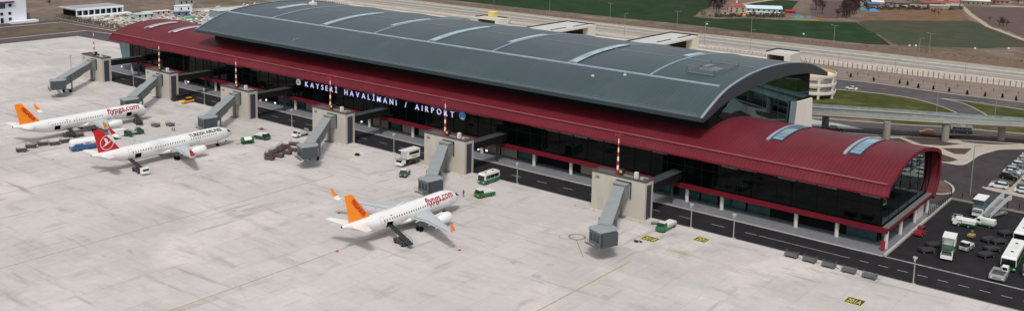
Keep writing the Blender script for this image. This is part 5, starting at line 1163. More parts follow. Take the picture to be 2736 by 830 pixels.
# ---------------------------------------------------------------- fences
m_fpost = mat('fence_post', (104,90,78), .9); m_fc = mat('fence_concrete', (150,142,130), .9, noise=(.3,.1))
m_mesh = mat('fence_wire', (120,112,100), .8)
def fence(name, line, step, h, label, pw=.22, base=.35, maxposts=95, wires=3, near_first=True, postM=None):
    P = [Vector((a[0],a[1])) for a in line]; e = empty(name, (P[0].x,P[0].y,0), 0, label, 'fence')
    pts = []
    for a, c in zip(P, P[1:]):
        n = max(1,int((c-a).length/step)); pts += [a+(c-a)*i/n for i in range(n)]
    pts.append(P[-1]); pts.sort(key=lambda p: (p-Vector((CP.x,CP.y))).length)
    T0 = Matrix.Translation((-P[0].x,-P[0].y,0)); first = None
    for p in pts[:maxposts]:
        if first is None:
            b = MB(); b.box(-pw/2,-pw/2,-.05,pw/2,pw/2,h); first = b.build('post', postM or m_fpost, e); first.location = (p.x-P[0].x,p.y-P[0].y,0)
        else: c = first.copy(); COL.objects.link(c); c.parent = e; c.location = (p.x-P[0].x,p.y-P[0].y,0)
    if len(pts) > maxposts:
        b = MB(); b.T = T0
        for p in pts[maxposts:]: b.box(p.x-pw/2,p.y-pw/2,-.05,p.x+pw/2,p.y+pw/2,h)
        tag(b.build('far_posts', postM or m_fpost, e), kind='stuff')
    b = MB(); b.T = T0
    for a, c in zip(P, P[1:]):
        for w in range(wires): z = base+(h-base)*(w+1)/(wires+.3); b.tube((a.x,a.y,z),(c.x,c.y,z),.03,n=3)
    b.build('wires', m_mesh, e)
    if base > 0:
        b = MB(); b.T = T0; rings = []
        for i, p in enumerate(P):
            d = (P[min(i+1,len(P)-1)]-P[max(i-1,0)]).normalized(); nn = Vector((-d.y,d.x))*.14; rings.append([(p.x+nn.x,p.y+nn.y,0),(p.x+nn.x,p.y+nn.y,base),(p.x-nn.x,p.y-nn.y,base),(p.x-nn.x,p.y-nn.y,0)])
        b.loft(rings); b.build('base_wall', m_fc, e)
    return e
fence('perimeter_fence', [(-400,232),(-223,231),(-59,241),(34,249),(75,252)], 2.1, 2.6, 'long dark post fence along the gravel lane beyond the terminal', .26)
fence('inner_fence', [(-330,223),(-59,225),(34,231.5),(75,234)], 4.4, 1.6, 'low sparse post fence on the earth bank below the perimeter fence', .22, .25, 80, 2)
fence('yard_fence', [(50.3,67.6),(100,67.6)], 2.6, 2.3, 'wire fence with dark posts between the equipment yard and the car park', .16, .5, 60, 4, postM=m_mull)
fence('side_fence', [(50.3,47),(50.3,67.4)], 1.7, 2.2, 'short dark post fence climbing beside the terminal end wall', .14, .3, 60, 4, postM=m_mull)
fence('garden_fence', [(45.0,48),(45.0,67.4)], 1.6, 2.0, 'thin wooden coloured fence on the earth strip behind the terminal end', .14, 0, 60, 2)
fence('corner_fence', [(-420,76.5),(-345,76.0),(-300,75)], 2.6, 2.4, 'dark post fence in front of the construction yard at the far left', .3, .4, 60, 2)
sheet('earth_strip', [(42.5,55),(50.0,55),(50.0,67.2),(42.5,67.2)], m_dirt2, .15) if False else None
# saplings on the bank
m_leafd = mat('dark_needles', (40,46,34), .9, noise=(2,.3)); m_bark = mat('bark', (86,72,62), .9)
def sapling(loc, h, label):
    e = empty('conifer_sapling', loc, random.uniform(0,6), label, 'sapling', 'row of young conifers on the earth bank')
    b = MB(); b.tube((0,0,-.05),(0,0,h*.9),.08,.02,n=5); b.build('trunk', m_bark, e)
    b = MB(); rs = random.Random(int(loc[0]*10))
    for i in range(120):
        t = rs.random(); z = .25+t*h*.95; r = (1-t)*.55*h*.5+.05; a = rs.uniform(0,6.28); rr_ = r*math.sqrt(rs.random()); c = Vector((rr_*math.cos(a), rr_*math.sin(a), z))
        u = Vector((rs.gauss(0,1),rs.gauss(0,1),rs.gauss(0,1))).normalized()*.22; w = u.orthogonal().normalized()*.14; b.add([c-u-w,c+u-w,c+u+w,c-u+w],[(0,1,2,3)])
    b.build('crown', m_leafd, e, norm=False)
SP = [(970,225),(1130,250),(1310,272),(1365,280),(1440,300),(1545,312),(1655,326),(1780,345),(1905,358),(2025,368),(2120,388)]
for i, (a, c) in enumerate(SP):
    x, y = G(1900+a/2.603, 120+c/2.603); sapling((x,y,0), 1.5, '%s young conifer from the left on the bank beside the upper road'%(NTH+['eleventh'])[i])
# ---------------------------------------------------------------- light poles beyond
def pole(loc, h, label, heads=2, group='lamp posts beyond the terminal'):
    e = empty('lamp_post', loc, 0, label, 'lamp post', group)
    b = MB(); b.tube((0,0,-.1),(0,0,h),.14,.09,n=6); b.build('pole', mat('grey_green_pole',(132,138,128),.6), e)
    b = MB(); 
    for sg in ((-1,1) if heads == 2 else (1,)): b.tube((0,0,h),(sg*1.5,0,h+.25),.08,n=5); b.cbox((sg*1.7,0,h+.25),(.7,.3,.15))
    b.build('lamp_arm', mat('grey_green_pole',(132,138,128),.6), e)
for i, (u, v, h, lb) in enumerate([(1319.6,8,9,'lamp post at the field edge, leftmost of the row, above the yellow cabin'),(1468.6,35,10,'lamp post at the field edge, second of the row, above the left canopy'),(1630,49,9,'lamp post at the field edge with double head, above the gap between the two canopies'),(1808.7,75,9.5,'lamp post at the field edge with double head, above the right canopy'),(2007,88,9,'lamp post at the field edge, below the white roofed farm shed'),(2227.8,114,9,'lamp post at the field edge, below the ploughed field'),(2482.6,140,9.5,'rightmost lamp post at the field edge')]):
    pole((*G(u,v),0), h, lb)
for i, (u, v, h) in enumerate([(1668,96,12),(1882,121,12),(2003,160,14),(2250,262,11),(2237,200,9),(2454,158,10),(2577,215,10),(2502,300,9),(2658,312,9),(2390,208,8)]):
    if i == 3: continue
    pole((*G(u,v),0), h, '%s slim lamp post from the left among those on the landside roads'%NTH[i if i < 3 else i-1], 1, 'slim lamp posts on the landside roads')
pole((*G(2592,519),0), 13, 'tall thin lamp post standing in the car park behind the lift truck', 1)
pole((*G(2727,495),0), 8, 'lamp post between the two rows of parked cars at the right edge', 1)

# ---------------------------------------------------------------- cars on the landside
rz0 = R(24)
g5 = lambda a, b_: GG(1900+a/2.603, 120+b_/2.603)
car(g5(975,312), R(178), 'white car driving on the upper road beside the spiral ramp', m_gw, name='car', kind='sedan')
car(g5(868,600), R(22), 'black car on the lower road under the viaduct', m_vblack, name='car', kind='suv')
car(g5(1500,622), R(200), 'orange taxi on the lower road between two viaduct piers', m_orc, name='car', kind='suv')
bus((*G(1900+1735/2.603,120+612/2.603),0), R(203), 'dark minibus with white roof on the lower road right of the orange taxi', 6.8, 2.2, 2.6, m_vgrey, m_vblack, name='minibus', cat='minibus', r=.4)
PC = [mat('paint_%s'%n, c, .3, spec=.6, coat=.6) for n, c in (('silver',(170,174,178)),('white',(216,216,214)),('charcoal',(50,52,56)),('navy',(40,52,74)),('black',(24,24,26)),('grey',(110,112,116)),('teal',(60,96,104)),('red',(140,34,34)))]
cn = ['silver','white','charcoal','navy','black','grey','teal','red']
seq = [1,2,None,4,3,1,0,2,6,1,3,0,1,5,4,1]
j = 0
for i, c_ in enumerate(seq):
    if c_ is None: continue
    y = 87.0+i*2.95 if i < 2 else 91.2+i*2.5
    car((57.4+rs.uniform(-.3,.3),y,0), R(rs.choice((182,2))), '%s %s parked in the left car park row, %s from the front'%(cn[c_], 'estate car' if i%3==0 else 'car', NTH[j] if j<10 else ['eleventh','twelfth','thirteenth','fourteenth','fifteenth'][j-10]), PC[c_], 'car', 'parked cars in the car park', 'suv' if i%3==0 else 'sedan'); j += 1
for i, c_ in enumerate([1,6,0,1,3,1,2,0,5,1]):
    car((63.4,86.6+i*2.8,0), R(rs.choice((182,2))), '%s car in the right row of the car park, %s from the front'%(cn[c_],NTH[i]), PC[c_], 'car', 'parked cars in the car park', 'suv' if i%2 else 'sedan')
sheet('parking_island', smoothpts([(54.0,84.4),(56,83.3),(61.5,82.6),(75,80.8)],3)+[(75,84.2),(62,85.2),(60.6,130),(59.7,130),(59.8,90),(56.2,91),(54.6,85.4)], m_path, .06)
curb('kerb', smoothpts([(54.2,85.2),(54.0,84.4),(56,83.3),(61.5,82.6),(75,80.8)],3), .3, .13, m_kerb)
sheet('parking_lawn', [(55.2,92.5),(59.3,92.0),(59.3,95.6),(55.2,96.0)], mat('mossy_grass',(92,96,44),.95,noise=(1,.2)), .065)
# ---------------------------------------------------------------- people
def person(loc, rz, label, top=(60,70,90), legs=(44,46,54), vest=None):
    e = empty('person', loc, rz, label, 'person', 'people on foot')
    J = [(0,0,.95),(0,0,1.25),(0,0,1.45),(0,0,1.56),(.02,0,1.68),(0,.10,.9),(.06,.11,.5),(.0,.12,.08),(.14,.12,.03),(0,-.10,.9),(-.10,-.11,.5),(-.2,-.12,.1),(-.08,-.12,.03),(0,.20,1.42),(.04,.25,1.15),(.16,.24,.92),(0,-.20,1.42),(.0,-.25,1.14),(.12,-.25,.92)]
    E = [(0,1),(1,2),(2,3),(3,4),(0,5),(5,6),(6,7),(7,8),(0,9),(9,10),(10,11),(11,12),(2,13),(13,14),(14,15),(2,16),(16,17),(17,18)]
    Rr = [.15,.15,.14,.06,.11,.10,.07,.045,.04,.10,.07,.045,.04,.06,.048,.035,.06,.048,.035]
    me = bpy.data.meshes.new('person_body'); me.from_pydata(J, E, []); o = bpy.data.objects.new('body', me); COL.objects.link(o)
    md = o.modifiers.new('skin','SKIN'); o.modifiers.new('sub','SUBSURF').levels = 1
    for i, r in enumerate(Rr): me.skin_vertices[0].data[i].radius = (r,r)
    me.skin_vertices[0].data[0].use_root = True
    dg = bpy.context.evaluated_depsgraph_get(); m2 = bpy.data.meshes.new_from_object(o.evaluated_get(dg)); bpy.data.objects.remove(o)
    for M in (mat('skin_tone',(190,140,112),.6), mat('cloth_%d_%d_%d'%top,top,.8), mat('cloth_%d_%d_%d'%legs,legs,.8)): m2.materials.append(M)
    for p in m2.polygons:
        z = p.center.z; p.material_index = 0 if (z > 1.52 or (abs(p.center.y) > .2 and z < .98)) else (1 if z > .93 else 2)
        p.use_smooth = True
    o = bpy.data.objects.new('body', m2); COL.objects.link(o); o.parent = e
    b = MB(); rg = []
    for z, r in ((1.66,.118),(1.74,.115),(1.80,.07),(1.82,.01)): rg.append([(.01+r*math.cos(2*math.pi*i/10), r*math.sin(2*math.pi*i/10), z) for i in range(10)])
    b.loft(rg); b.build('hair', mat('dark_hair',(40,32,28),.8), e, smooth=True)
    if vest:
        b = MB(); rg = []
        for z, rx, ry in ((1.0,.17,.2),(1.25,.17,.2),(1.45,.15,.2)): rg.append([(rx*math.cos(2*math.pi*i/12), ry*math.sin(2*math.pi*i/12), z) for i in range(12)])
        b.loft(rg, caps=False); b.build('vest', mat('hi_vis_vest',vest,.7), e, smooth=True)
x, y, _ = g2(1284,418); person((x,y,0), R(200), 'person in pale clothes walking, left one of two below the loaded cart', (200,200,200))
x, y, _ = g2(1299,420); person((x,y,0), R(200), 'person in dark trousers walking, right one of two below the loaded cart', (190,190,196), (30,30,34))
x, y, _ = g6(566,676); person((x,y,0), R(120), 'person standing on the apron between the airliner nose and the green tractor', (70,60,60))
x, y, _ = g2(1008,440); person((x,y,0), R(30), 'person in dark blue standing by the dark green truck', (40,48,80))
x, y, _ = g5(1405,640); person((x,y,0), R(30), 'person waiting at the roadside left of the orange taxi, left one', (60,64,60))
x, y, _ = g5(1425,640); person((x,y,0), R(70), 'person waiting at the roadside left of the orange taxi, right one', (90,90,84))
x, y, _ = g3(722,262); person((x,-0+16.5,.14), R(30), 'person standing on the terminal pavement behind the white pickup', (220,220,220))
# ================================================================== FAR BUILDINGS
m_wwall = mat('white_render', (222,224,228), .7, noise=(.2,.03)); m_redtile = mat('red_roof_tiles', (138,76,62), .8, noise=(.6,.2)); m_pinkroof = mat('pink_sheet_roof', (166,92,92), .7, noise=(.5,.15))
m_wdark = mat('dark_window', (30,34,42), .2)
LB = empty('office_building', (-430,35,0), 0, 'white office building with blue glass strip and small dark windows at the far left edge', 'building')
b = MB(); b.box(-12,-60,0,12,24,17); b.build('wall', m_wwall, LB)
b = MB(); b.box(12.003,-60,7.9,12.1,13,10.6); b.build('glass_strip', mat('blue_glass',(56,84,104),.15,noise=(.3,.2)), LB)
b = MB(); b.box(12.01,-60,10.9,13.0,17.5,11.6); b.build('red_canopy', mat('maroon_canopy',(104,40,50),.6), LB)
for i in range(12):
    y = 15.2-i*4.2
    b = MB(); b.box(12.003,y-.75,4.4,12.1,y+.75,5.9); b.build('window', m_wdark, LB)
    b = MB(); b.box(12.003,y-.7,.3,12.1,y+.8,2.9); b.build('door_window', m_wdark, LB)
b = MB(); b.tube((12.0,15.6,9.4),(12.1,15.6,9.4),.9,n=16); b.build('round_window', m_wdark, LB)
b = MB(); b.box(-10,24.05,0,9,27,4); b.build('annex', mat('grey_annex',(104,108,122),.7), LB)
b = MB(); b.box(12.2,14,0,17,28,1.2); b.build('white_terrace', m_wwall, LB)
CB = empty('colonnade_building', (-428,102,0), 0, 'long low white building with open colonnade at the far left', 'building')
b = MB(); b.box(-8,-17,3.9,9,14,4.4); b.build('roof', mat('grey_flat_roof',(150,150,154),.8), CB)
b = MB(); b.box(8.6,-15,3.3,9.1,14,4.5); b.box(-8,-15.3,3.5,9,-15,4.5); b.build('roof_band', m_wwall, CB)
b = MB(); b.box(-7,-14,0,7,13,3.9); b.build('inner_wall', m_black_w, CB)
for i in range(9):
    y = -14.5+i*3.5; b = MB(); b.box(8.5,y-.25,0,9.0,y+.25,3.8); b.build('column', m_wwall, CB)
b = MB(); b.box(9.2,-15,0,14,16,.6); b.build('white_plinth', m_wwall, CB)
for i in range(7):
    y = -12.6+i*3.5; b = MB(); b.box(7.003,y-.9,.5,7.08,y+.9,3.2); b.build('window', m_teal, CB)
# construction yard
sheet('construction_ground', [(-414,80),(-330,79),(-300,78),(-300,150),(-330,215),(-400,215),(-414,130)], mat('pale_rubble_ground',(176,170,160),.95,noise=(.4,.2,8),blotch=[(.1,(140,128,116),.5,.65)]), .0)
rs = random.Random(21)
b = MB(); cm = [mat('rubble_white',(214,212,204),.9),mat('rubble_tan',(150,134,116),.9),mat('rubble_dark',(84,76,68),.9),mat('rubble_grey',(180,184,180),.9)]
for i in range(1500):
    x, y = rs.uniform(-412,-322), rs.uniform(82,150) if rs.random()<.8 else rs.uniform(82,205); s = rs.uniform(.2,1.1)
    b.cbox((x,y,s*.25),(s*rs.uniform(.6,3.2),s,s*.6),(rs.uniform(-.2,.2),rs.uniform(-.2,.2),rs.uniform(0,3)), rs.choice((0,0,1,1,2,3)))
tag(b.build('construction_rubble', cm, norm=False), 'scattered pale building rubble and planks in the construction yard at the far left', 'rubble', kind='stuff')
b = MB()
for i in range(260):
    x, y = rs.uniform(-418,-345), rs.uniform(77.5,83); h = rs.uniform(.8,2.2)
    for k in range(6): a = rs.uniform(0,6.28); b.tube((x,y,0),(x+math.cos(a)*h*.5,y+math.sin(a)*h*.5,h),.05,.02,n=3)
tag(b.build('dry_scrub', mat('dry_scrub_twigs',(86,76,64),.95), norm=False), 'dry brown scrub growing along the fence of the construction yard', 'scrub', kind='stuff')
def shed(name, u, v, w, d, h, rz, wallM, roofM, label, cat='shed', gable=True, win=True, group=None, loc=None, chimney=False, rise=None):
    x, y = loc or G(u, v); e = empty(name, (x,y,0), rz, label, cat, group)
    b = MB(); b.box(-w/2,-d/2,-.1,w/2,d/2,h); b.build('wall', wallM, e)
    rr_ = rise or d*.22; b = MB()
    if gable: b.prism([(-d/2-.4,h-.05),(0,h+rr_),(d/2+.4,h-.05),(d/2+.4,h+.1),(0,h+rr_+.2),(-d/2-.4,h+.1)], -w/2-.3, w/2+.3, 'X'); r_ = b.build('roof', roofM, e); b = MB(); b.prism([(-d/2,h),(0,h+rr_-.05),(d/2,h)], -w/2, w/2, 'X'); b.build('gable_wall', wallM, e)
    else: b.loft([[(-w/2-.3,-d/2-.3,h),(w/2+.3,-d/2-.3,h),(w/2+.3,d/2+.3,h),(-w/2-.3,d/2+.3,h)],[(-w/2+d*.42,-.3,h+rr_),(w/2-d*.42,-.3,h+rr_),(w/2-d*.42,.3,h+rr_),(-w/2+d*.42,.3,h+rr_)]] if rise else [[(-w/2-.3,-d/2-.3,h),(w/2+.3,-d/2-.3,h),(w/2+.3,d/2+.3,h),(-w/2-.3,d/2+.3,h)],[(-w/2-.3,-d/2-.3,h+.25),(w/2+.3,-d/2-.3,h+.25),(w/2+.3,d/2+.3,h+.25),(-w/2-.3,d/2+.3,h+.25)]]); r_ = b.build('roof', roofM, e)
    if chimney: b = MB(); b.box(-.4,-.4,h+rr_-.5,.4,.4,h+rr_+1.2); b.build('chimney', m_wwall, r_)
    if win:
        n = max(1,int(w/3.2))
        for i in range(n):
            xx = -w/2+w*(i+.5)/n; b = MB(); b.box(xx-.5,-d/2-.06,h*.35,xx+.5,-d/2-.003,h*.35+1.2); b.build('window', m_wdark, e)
            if h > 5: b = MB(); b.box(xx-.5,-d/2-.06,h*.66,xx+.5,-d/2-.003,h*.66+1.1); b.build('window', m_wdark, e)
    return e
cA = lambda a, c: (240+a/5.367, c/5.367)
shed('site_shed', *cA(770,255), 10, 7, 2.2, R(80), mat('pale_teal_wall',(160,174,174),.7), mat('pale_teal_roof',(176,192,192),.6), 'low pale teal roofed shed behind the far end of the red roof', gable=False)
shed('site_hut', *cA(960,215), 16, 4, 2.0, R(85), mat('pinkish_wall',(196,176,164),.8), mat('cream_roof',(206,196,182),.8), 'long low cream hut in the construction yard', gable=False)
shed('container', *cA(1320,235), 8, 3, 2.6, R(75), mat('steel_blue_wall',(96,110,132),.6), mat('steel_blue_roof',(120,134,156),.6), 'steel blue container in the construction yard next to the green tarpaulin', 'container', gable=False)
x, y = G(*cA(1450,275)); b = MB(); rs2 = random.Random(4); n = 10
q = [(-5+i*1.0, -2.5+j*1.0, max(.15,1.3+.3*rs2.random()-abs(i-5)*.16-abs(j-2.5)*.25)) for j in range(6) for i in range(11)]
b.add(q, [(j*11+i,j*11+i+1,(j+1)*11+i+1,(j+1)*11+i) for j in range(5) for i in range(10)]); bot = [(a,c,0) for a,c,z in q]
ring = [i for i in range(11)]+[j*11+10 for j in range(1,6)]+[5*11+i for i in range(9,-1,-1)]+[j*11 for j in range(4,0,-1)]
k0 = len(b.v); b.v += [(q[i][0],q[i][1],0) for i in ring]; m_ = len(ring)
b.f += [(ring[i],k0+i,k0+(i+1)%m_,ring[(i+1)%m_]) for i in range(m_)]; b.m += [0]*m_
o = b.build('tarpaulin', mat('green_tarpaulin',(20,130,92),.5), norm=True); o.location = (x,y,0); o.rotation_euler = (0,0,R(75)); tag(o,'bright green tarpaulin over a heap in the construction yard','tarpaulin')
shed('site_cabin', *cA(1340,165), 9, 5, 3.4, R(80), m_wwall, mat('white_roof',(214,216,214),.7), 'white site cabin behind the steel blue container', 'cabin', gable=False)
shed('site_cabin', *cA(1360,70), 10, 6, 3.4, R(80), mat('grey_wall',(150,152,150),.8), mat('pale_teal_roof',(186,204,204),.6), 'lone cabin with pale blue green roof far behind the construction yard', 'cabin')
shed('grey_store', *cA(1960,240), 16, 10, 4.0, R(88), mat('grey_green_wall',(120,136,134),.7), mat('pale_teal_roof',(186,210,206),.6), 'grey green store with pale roof beside the far left corner of the dark roof', 'store', gable=False)
shed('site_hut', *cA(1720,215), 6, 4, 2.2, R(70), mat('pinkish_wall',(196,176,164),.8), m_wwall, 'small white and pink hut between the tarpaulin and the grey green store', gable=False)
# low brick and orange heaps
fg = lambda a, c: (1780+a/6.0, c/6.0)
shed('farmhouse', *fg(1120,232), 11, 8, 5.4, R(32), mat('pinkish_plaster',(164,146,134),.8,noise=(.4,.1)), m_redtile, 'two storey pinkish farmhouse with hipped red tiled roof and chimney', 'house', gable=False, chimney=True, rise=2.2)
shed('farm_annex', *fg(1205,262), 5, 2.5, 2.2, R(32), mat('yellow_plaster',(206,170,110),.8), mat('yellow_plaster_roof',(186,140,100),.8), 'low yellow annex in front of the pinkish farmhouse', 'annex', gable=False)
shed('farm_shed', *fg(940,245), 4.5, 3, 2.2, R(32), mat('pale_plaster',(214,190,180),.8), mat('dull_roof',(120,104,96),.8), 'small pale outbuilding left of the pinkish farmhouse', gable=True)
shed('barn', *fg(1510,195), 27, 7.5, 2.6, R(32), mat('pale_green_barn_wall',(150,164,150),.8), mat('pale_blue_sheet_roof',(188,206,214),.5), 'long barn with pale blue white roof right of the farmhouse', 'barn', gable=True, win=True)
shed('low_barn', *fg(1510,236), 24, 2.5, 1.5, R(32), mat('barn_white_wall',(206,206,200),.8), mat('white_sheet_roof',(222,222,218),.6), 'low white lean-to in front of the long barn', 'barn', gable=False)
shed('red_store', *fg(1990,215), 6, 3.5, 1.4, R(30), mat('red_wall',(140,44,50),.8), mat('dark_red_roof',(150,40,52),.7), 'low dark red store right of the long barn', 'store', gable=True)
def heap(u, v, w, d, h, M, label, seed):
    x, y = G(u, v); rs2 = random.Random(seed); n, m_ = 9, 5; b = MB(); q = []
    for j in range(m_):
        for i in range(n):
            fx, fy = i/(n-1)*2-1, j/(m_-1)*2-1; q.append((fx*w/2, fy*d/2, max(0,h*(1-fx*fx)*(1-fy*fy)**.5*(.5+rs2.random()*.8))))
    b.add(q, [(j*n+i,j*n+i+1,(j+1)*n+i+1,(j+1)*n+i) for j in range(m_-1) for i in range(n-1)]); o = b.build('covered_heap', M, norm=False); o.location = (x,y,0); o.rotation_euler = (0,0,R(30)); tag(o, label, 'covered heap', 'sheeted heaps at the village edge')
heap(*fg(2120,280), 9, 4, 1.6, mat('blue_tarpaulin',(54,118,146),.5), 'bright blue sheeted heap beside the red store, left one', 1)
heap(*fg(2270,292), 6, 3, 1.2, mat('deep_blue_tarpaulin',(44,92,134),.5), 'deep blue sheeted heap beside the red store, right one', 2)
heap(*fg(2200,320), 20, 3, .9, mat('ochre_heap',(140,116,66),.9), 'flat ochre heap in front of the blue sheeted heaps', 3)
heap(*fg(2440,315), 14, 3, 1.0, mat('terracotta_heap',(130,88,66),.9), 'flat terracotta heap at the right end of the farmyard', 4)
vg = lambda a, c: (2200+a/4.806, c/4.806)
heap(*vg(500,130), 7, 4, 2.0, mat('teal_tarpaulin',(60,130,130),.5), 'teal sheeted heap at the left end of the village', 5)
heap(*vg(640,148), 9, 5, 2.0, mat('blue_tarpaulin2',(48,108,160),.5), 'blue sheeted heap in front of the first village houses', 6)
vill = [(600,22,14,8,'red'),(690,60,10,6,'white'),(640,82,10,6,'teal'),(830,60,16,7,'grey'),(960,18,16,8,'pink'),(1000,70,13,7,'grey'),(1130,14,15,8,'pink'),(1160,70,12,6,'green'),(1350,66,18,7,'red'),(1290,20,12,7,'grey'),(1500,70,14,7,'red'),(1560,34,13,8,'pink'),(1450,30,10,7,'white'),(1700,50,14,7,'pink'),(1660,22,12,8,'grey'),(1940,62,24,8,'long'),(1480,112,16,5,'pale'),(1650,105,10,5,'pale2'),(2280,40,12,8,'red'),(2440,30,14,8,'grey')]
rf = {'red':m_redtile,'pink':m_pinkroof,'white':mat('pale_sheet_roof',(210,208,200),.7),'teal':mat('blue_sheet_roof',(60,110,140),.6),'grey':mat('grey_tile_roof',(110,96,88),.9,noise=(.6,.2)),'green':mat('dark_green_roof',(50,70,52),.8),'long':mat('cream_sheet_roof',(206,200,184),.7),'pale':mat('pale_grey_roof',(150,146,140),.8),'pale2':mat('pale_grey_roof',(150,146,140),.8)}
rn = {'red':'red tiled','pink':'faded pink','white':'pale sheet','teal':'blue sheet','grey':'grey','green':'dark green','long':'cream','pale':'pale grey','pale2':'pale grey'}
order = sorted(range(len(vill)), key=lambda i: vill[i][0])
words20 = NTH+['eleventh','twelfth','thirteenth','fourteenth','fifteenth','sixteenth','seventeenth','eighteenth','nineteenth','twentieth','twenty-first','twenty-second','twenty-third','twenty-fourth','twenty-fifth']
words20_ = NTH+['eleventh','twelfth','thirteenth','fourteenth','fifteenth','sixteenth','seventeenth','eighteenth','nineteenth','twentieth']
for rank, i in enumerate(order):
    a, c, w, d, t = vill[i]
    shed('village_house', *vg(a,c+10), w*.82, d*.8, 2.4 if t != 'long' else 3.6, R(27+random.uniform(-6,6)), mat('village_wall_%d'%(i%3),[(128,116,106),(156,140,126),(104,92,84)][i%3],.85,noise=(.5,.1)), rf[t], 'village house with %s roof, %s from the left along the village edge'%(rn[t],words20[rank]), 'house', True, i%3==0, 'village houses')
# ================================================================== BARE TREES
m_twig = mat('bare_twigs', (84,68,66), .95); m_trunk = mat('tree_bark', (74,60,54), .95); m_twig2 = mat('olive_twigs', (104,98,72), .95)
def grow(seed, h, spread, dens):
    rs2 = random.Random(seed); tr = MB(); tw = MB()
    def br(p, d, l, r, lev):
        q = p+d*l
        (tr if lev < 2 else tw).tube(p, q, r, r*.6, n=5 if lev < 2 else 3, cap=False)
        if lev >= 5 or r < .012: return
        for _ in range(dens if lev < 4 else dens+1):
            a = Vector((rs2.gauss(0,1),rs2.gauss(0,1),rs2.gauss(0,.6))).normalized(); nd = (d*(1.0)+a*spread+Vector((0,0,.12))).normalized()
            br(p+d*l*rs2.uniform(.45,1.0), nd, l*rs2.uniform(.55,.82), r*.6, lev+1)
    br(Vector((0,0,-.2)), Vector((0,0,1)), h*.3, h*.026, 0)
    return tr, tw
protos = []
for s_, h in ((1,11),(2,13),(3,9)):
    tr, tw = grow(s_, h, .75, 4)
    a = bpy.data.meshes.new('trunk'); a.from_pydata(tr.v,[],tr.f); a.materials.append(m_trunk)
    c = bpy.data.meshes.new('crown'); c.from_pydata(tw.v,[],tw.f); c.materials.append(m_twig)
    protos.append((a,c))
c3 = protos[2][1].copy(); c3.materials.clear(); c3.materials.append(m_twig2)
def tree(u, v, k, sc, label, olive=False, group='bare trees around the farm and village'):
    x, y = G(u, v); e = empty('bare_tree', (x,y,0), random.uniform(0,6), label, 'tree', group); e.scale = (sc,sc,sc)
    a = bpy.data.objects.new('trunk', protos[k][0]); c = bpy.data.objects.new('crown', c3 if olive else protos[k][1])
    for o in (a,c): COL.objects.link(o); o.parent = e
TR = []
for (a, c, k, sc) in ((720,110,1,1.1),(770,60,0,1.2),(820,60,1,1.2),(860,40,0,1.2),(900,110,1,1.1),(840,200,2,1.0),(760,150,0,1.1),(800,110,1,1.2),(850,160,0,1.0),(880,90,1,1.2),(930,70,0,1.1),(800,195,2,1.0),(960,30,1,1.1),(700,60,0,1.1),(640,20,1,1.1)): TR.append((*fg(a,c),k,sc,'left of the farmhouse',0))
for (a, c, k, sc) in ((2400,170,1,1.2),(2500,230,0,1.2)): TR.append((*fg(a,c),k,sc,'on the ploughed field behind the blue heaps',0))
for (a, c, k, sc) in ((270,200,1,1.2),(300,170,0,1.3),(320,140,1,1.3),(340,215,1,1.1),(370,175,0,1.3),(395,140,1,1.3),(410,60,0,1.3),(340,60,1,1.3),(430,130,1,1.2),(460,100,0,1.2),(305,235,2,1.2),(260,160,2,1.0),(290,225,0,1.2),(330,190,1,1.3),(360,150,1,1.3),(400,110,0,1.3),(440,80,1,1.3),(350,100,0,1.4),(380,60,1,1.4),(450,30,0,1.4),(250,215,2,1.2),(180,235,2,1.0),(420,180,0,1.0),(390,200,2,1.1)): TR.append((*vg(a,c),k,sc,'in the dark grove left of the village',0))
for (a, c, k, sc) in ((1430,190,2,.55),(1480,205,2,.5),(1390,180,2,.5)): TR.append((*vg(a,c),k,sc,'as scrub on the reddish field',0))
for (a, c, k, sc) in ((2260,330,2,.75),(2310,345,2,.8),(2350,340,2,.65),(2130,270,2,.5),(2290,300,2,.7)): TR.append((*vg(a,c),k,sc,'in the thicket beside the farm track',0))
for (a, c, k, sc) in ((1080,60,0,.7),(1230,60,1,.6),(1730,40,0,.9),(1760,20,1,.9),(2150,50,0,.8),(2350,30,1,.9),(2500,50,0,.9),(1400,14,1,.9),(760,30,0,.9)): TR.append((*vg(a,c),k,sc,'among the village houses',0))
for (a, c, k, sc) in ((470,270,2,.5),(560,240,2,.6),(620,265,2,.55),(700,290,2,.4),(590,280,2,.5)): TR.append((*fg(a,c),k,sc,'in the pale scrub left of the farm',1))
for (a, c, k, sc) in ((1400,255,2,.6),(1700,268,2,.6),(1780,270,2,.5),(1850,240,2,.6),(1620,275,2,.5)): TR.append((*fg(a,c),k,sc,'in front of the long barn',0))
places = {}
for t in TR: places.setdefault(t[4], []).append(t)
for pl, L_ in places.items():
    L_.sort(key=lambda t: t[0])
    for i, t in enumerate(L_): tree(t[0], t[1], t[2], t[3], ('bare brown tree' if t[3] > .65 else 'low bare bush')+' '+pl+', '+words20[i]+' from the left', bool(t[5]))
tree(855/6.44, 85/6.44+8/6.44, 2, .6, 'lone bare tree on the brown earth beyond the white office building')
b = MB()
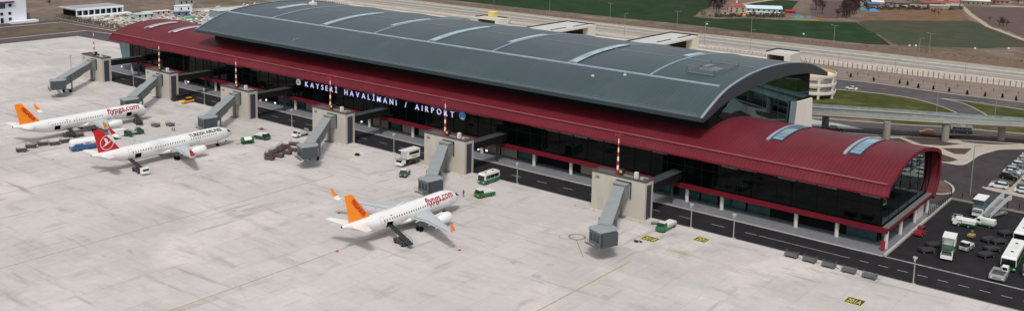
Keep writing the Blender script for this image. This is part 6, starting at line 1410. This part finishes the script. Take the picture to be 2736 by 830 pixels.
for i in range(450):
    u, v = random.uniform(1280,2736), 0
    x = random.uniform(-330,60); y = 300+max(0,(x+150))*.16+random.uniform(-4,3); h = random.uniform(.3,.9)
    for k in range(4): a = random.uniform(0,6.28); b.tube((x,y,0),(x+math.cos(a)*h*.6,y+math.sin(a)*h*.6,h),.05,.02,n=3)
tag(b.build('verge_scrub', mat('verge_scrub_twigs',(110,98,78),.95), norm=False), 'dry low scrub along the edge of the green field', 'scrub', kind='stuff')
for i, (u, v) in enumerate([(1889,66),(2147,93),(2430,124),(2447,124),(2605,131),(2695,131)]):
    x, y = G(u, v); b = MB(); b.cbox((0,0,.35),(.9,.7,.7), top=.8); b.cbox((0,0,.75),(.6,.5,.2)); o = b.build('field_marker', mat('white_stone',(212,210,204),.8)); o.location = (x,y,0); tag(o, 'small white field marker block, %s from the left'%NTH[i], 'marker block', 'white marker blocks on the field edge')

b = MB(); rs = random.Random(9)
cl = [mat('clutter_pale',(196,190,182),.9),mat('clutter_red',(140,70,58),.9),mat('clutter_dark',(60,54,50),.9),mat('clutter_blue',(60,120,160),.8)]
for i in range(420):
    u, v = 2200+rs.uniform(450,1780)/4.806, rs.uniform(2,110)/4.806; x, y = G(u, v); s = rs.uniform(.5,1.8)
    b.cbox((x,y,s*.35),(s*rs.uniform(.6,2.2),s,s*.8),(0,0,rs.uniform(0,3)),rs.choice((0,0,1,2,2,2,3)))
tag(b.build('village_clutter', cl, norm=False), 'small yard clutter, walls and stacked materials between the village houses', 'yard clutter', kind='stuff')
b = MB()
for i in range(1500):
    k = rs.random()
    u, v = (1780+rs.uniform(780,1900)/6, rs.uniform(240,290)/6) if k < .4 else (2200+rs.uniform(460,1800)/4.806, rs.uniform(90,135)/4.806); x, y = G(u, v); h = rs.uniform(.6,2.0)
    for j in range(5): a = rs.uniform(0,6.28); b.tube((x,y,0),(x+math.cos(a)*h*.6,y+math.sin(a)*h*.6,h),.06,.02,n=3)
tag(b.build('hedge_scrub', mat('hedge_twigs',(78,68,58),.95), norm=False), 'brown leafless hedge scrub round the farm and village gardens', 'scrub', kind='stuff')
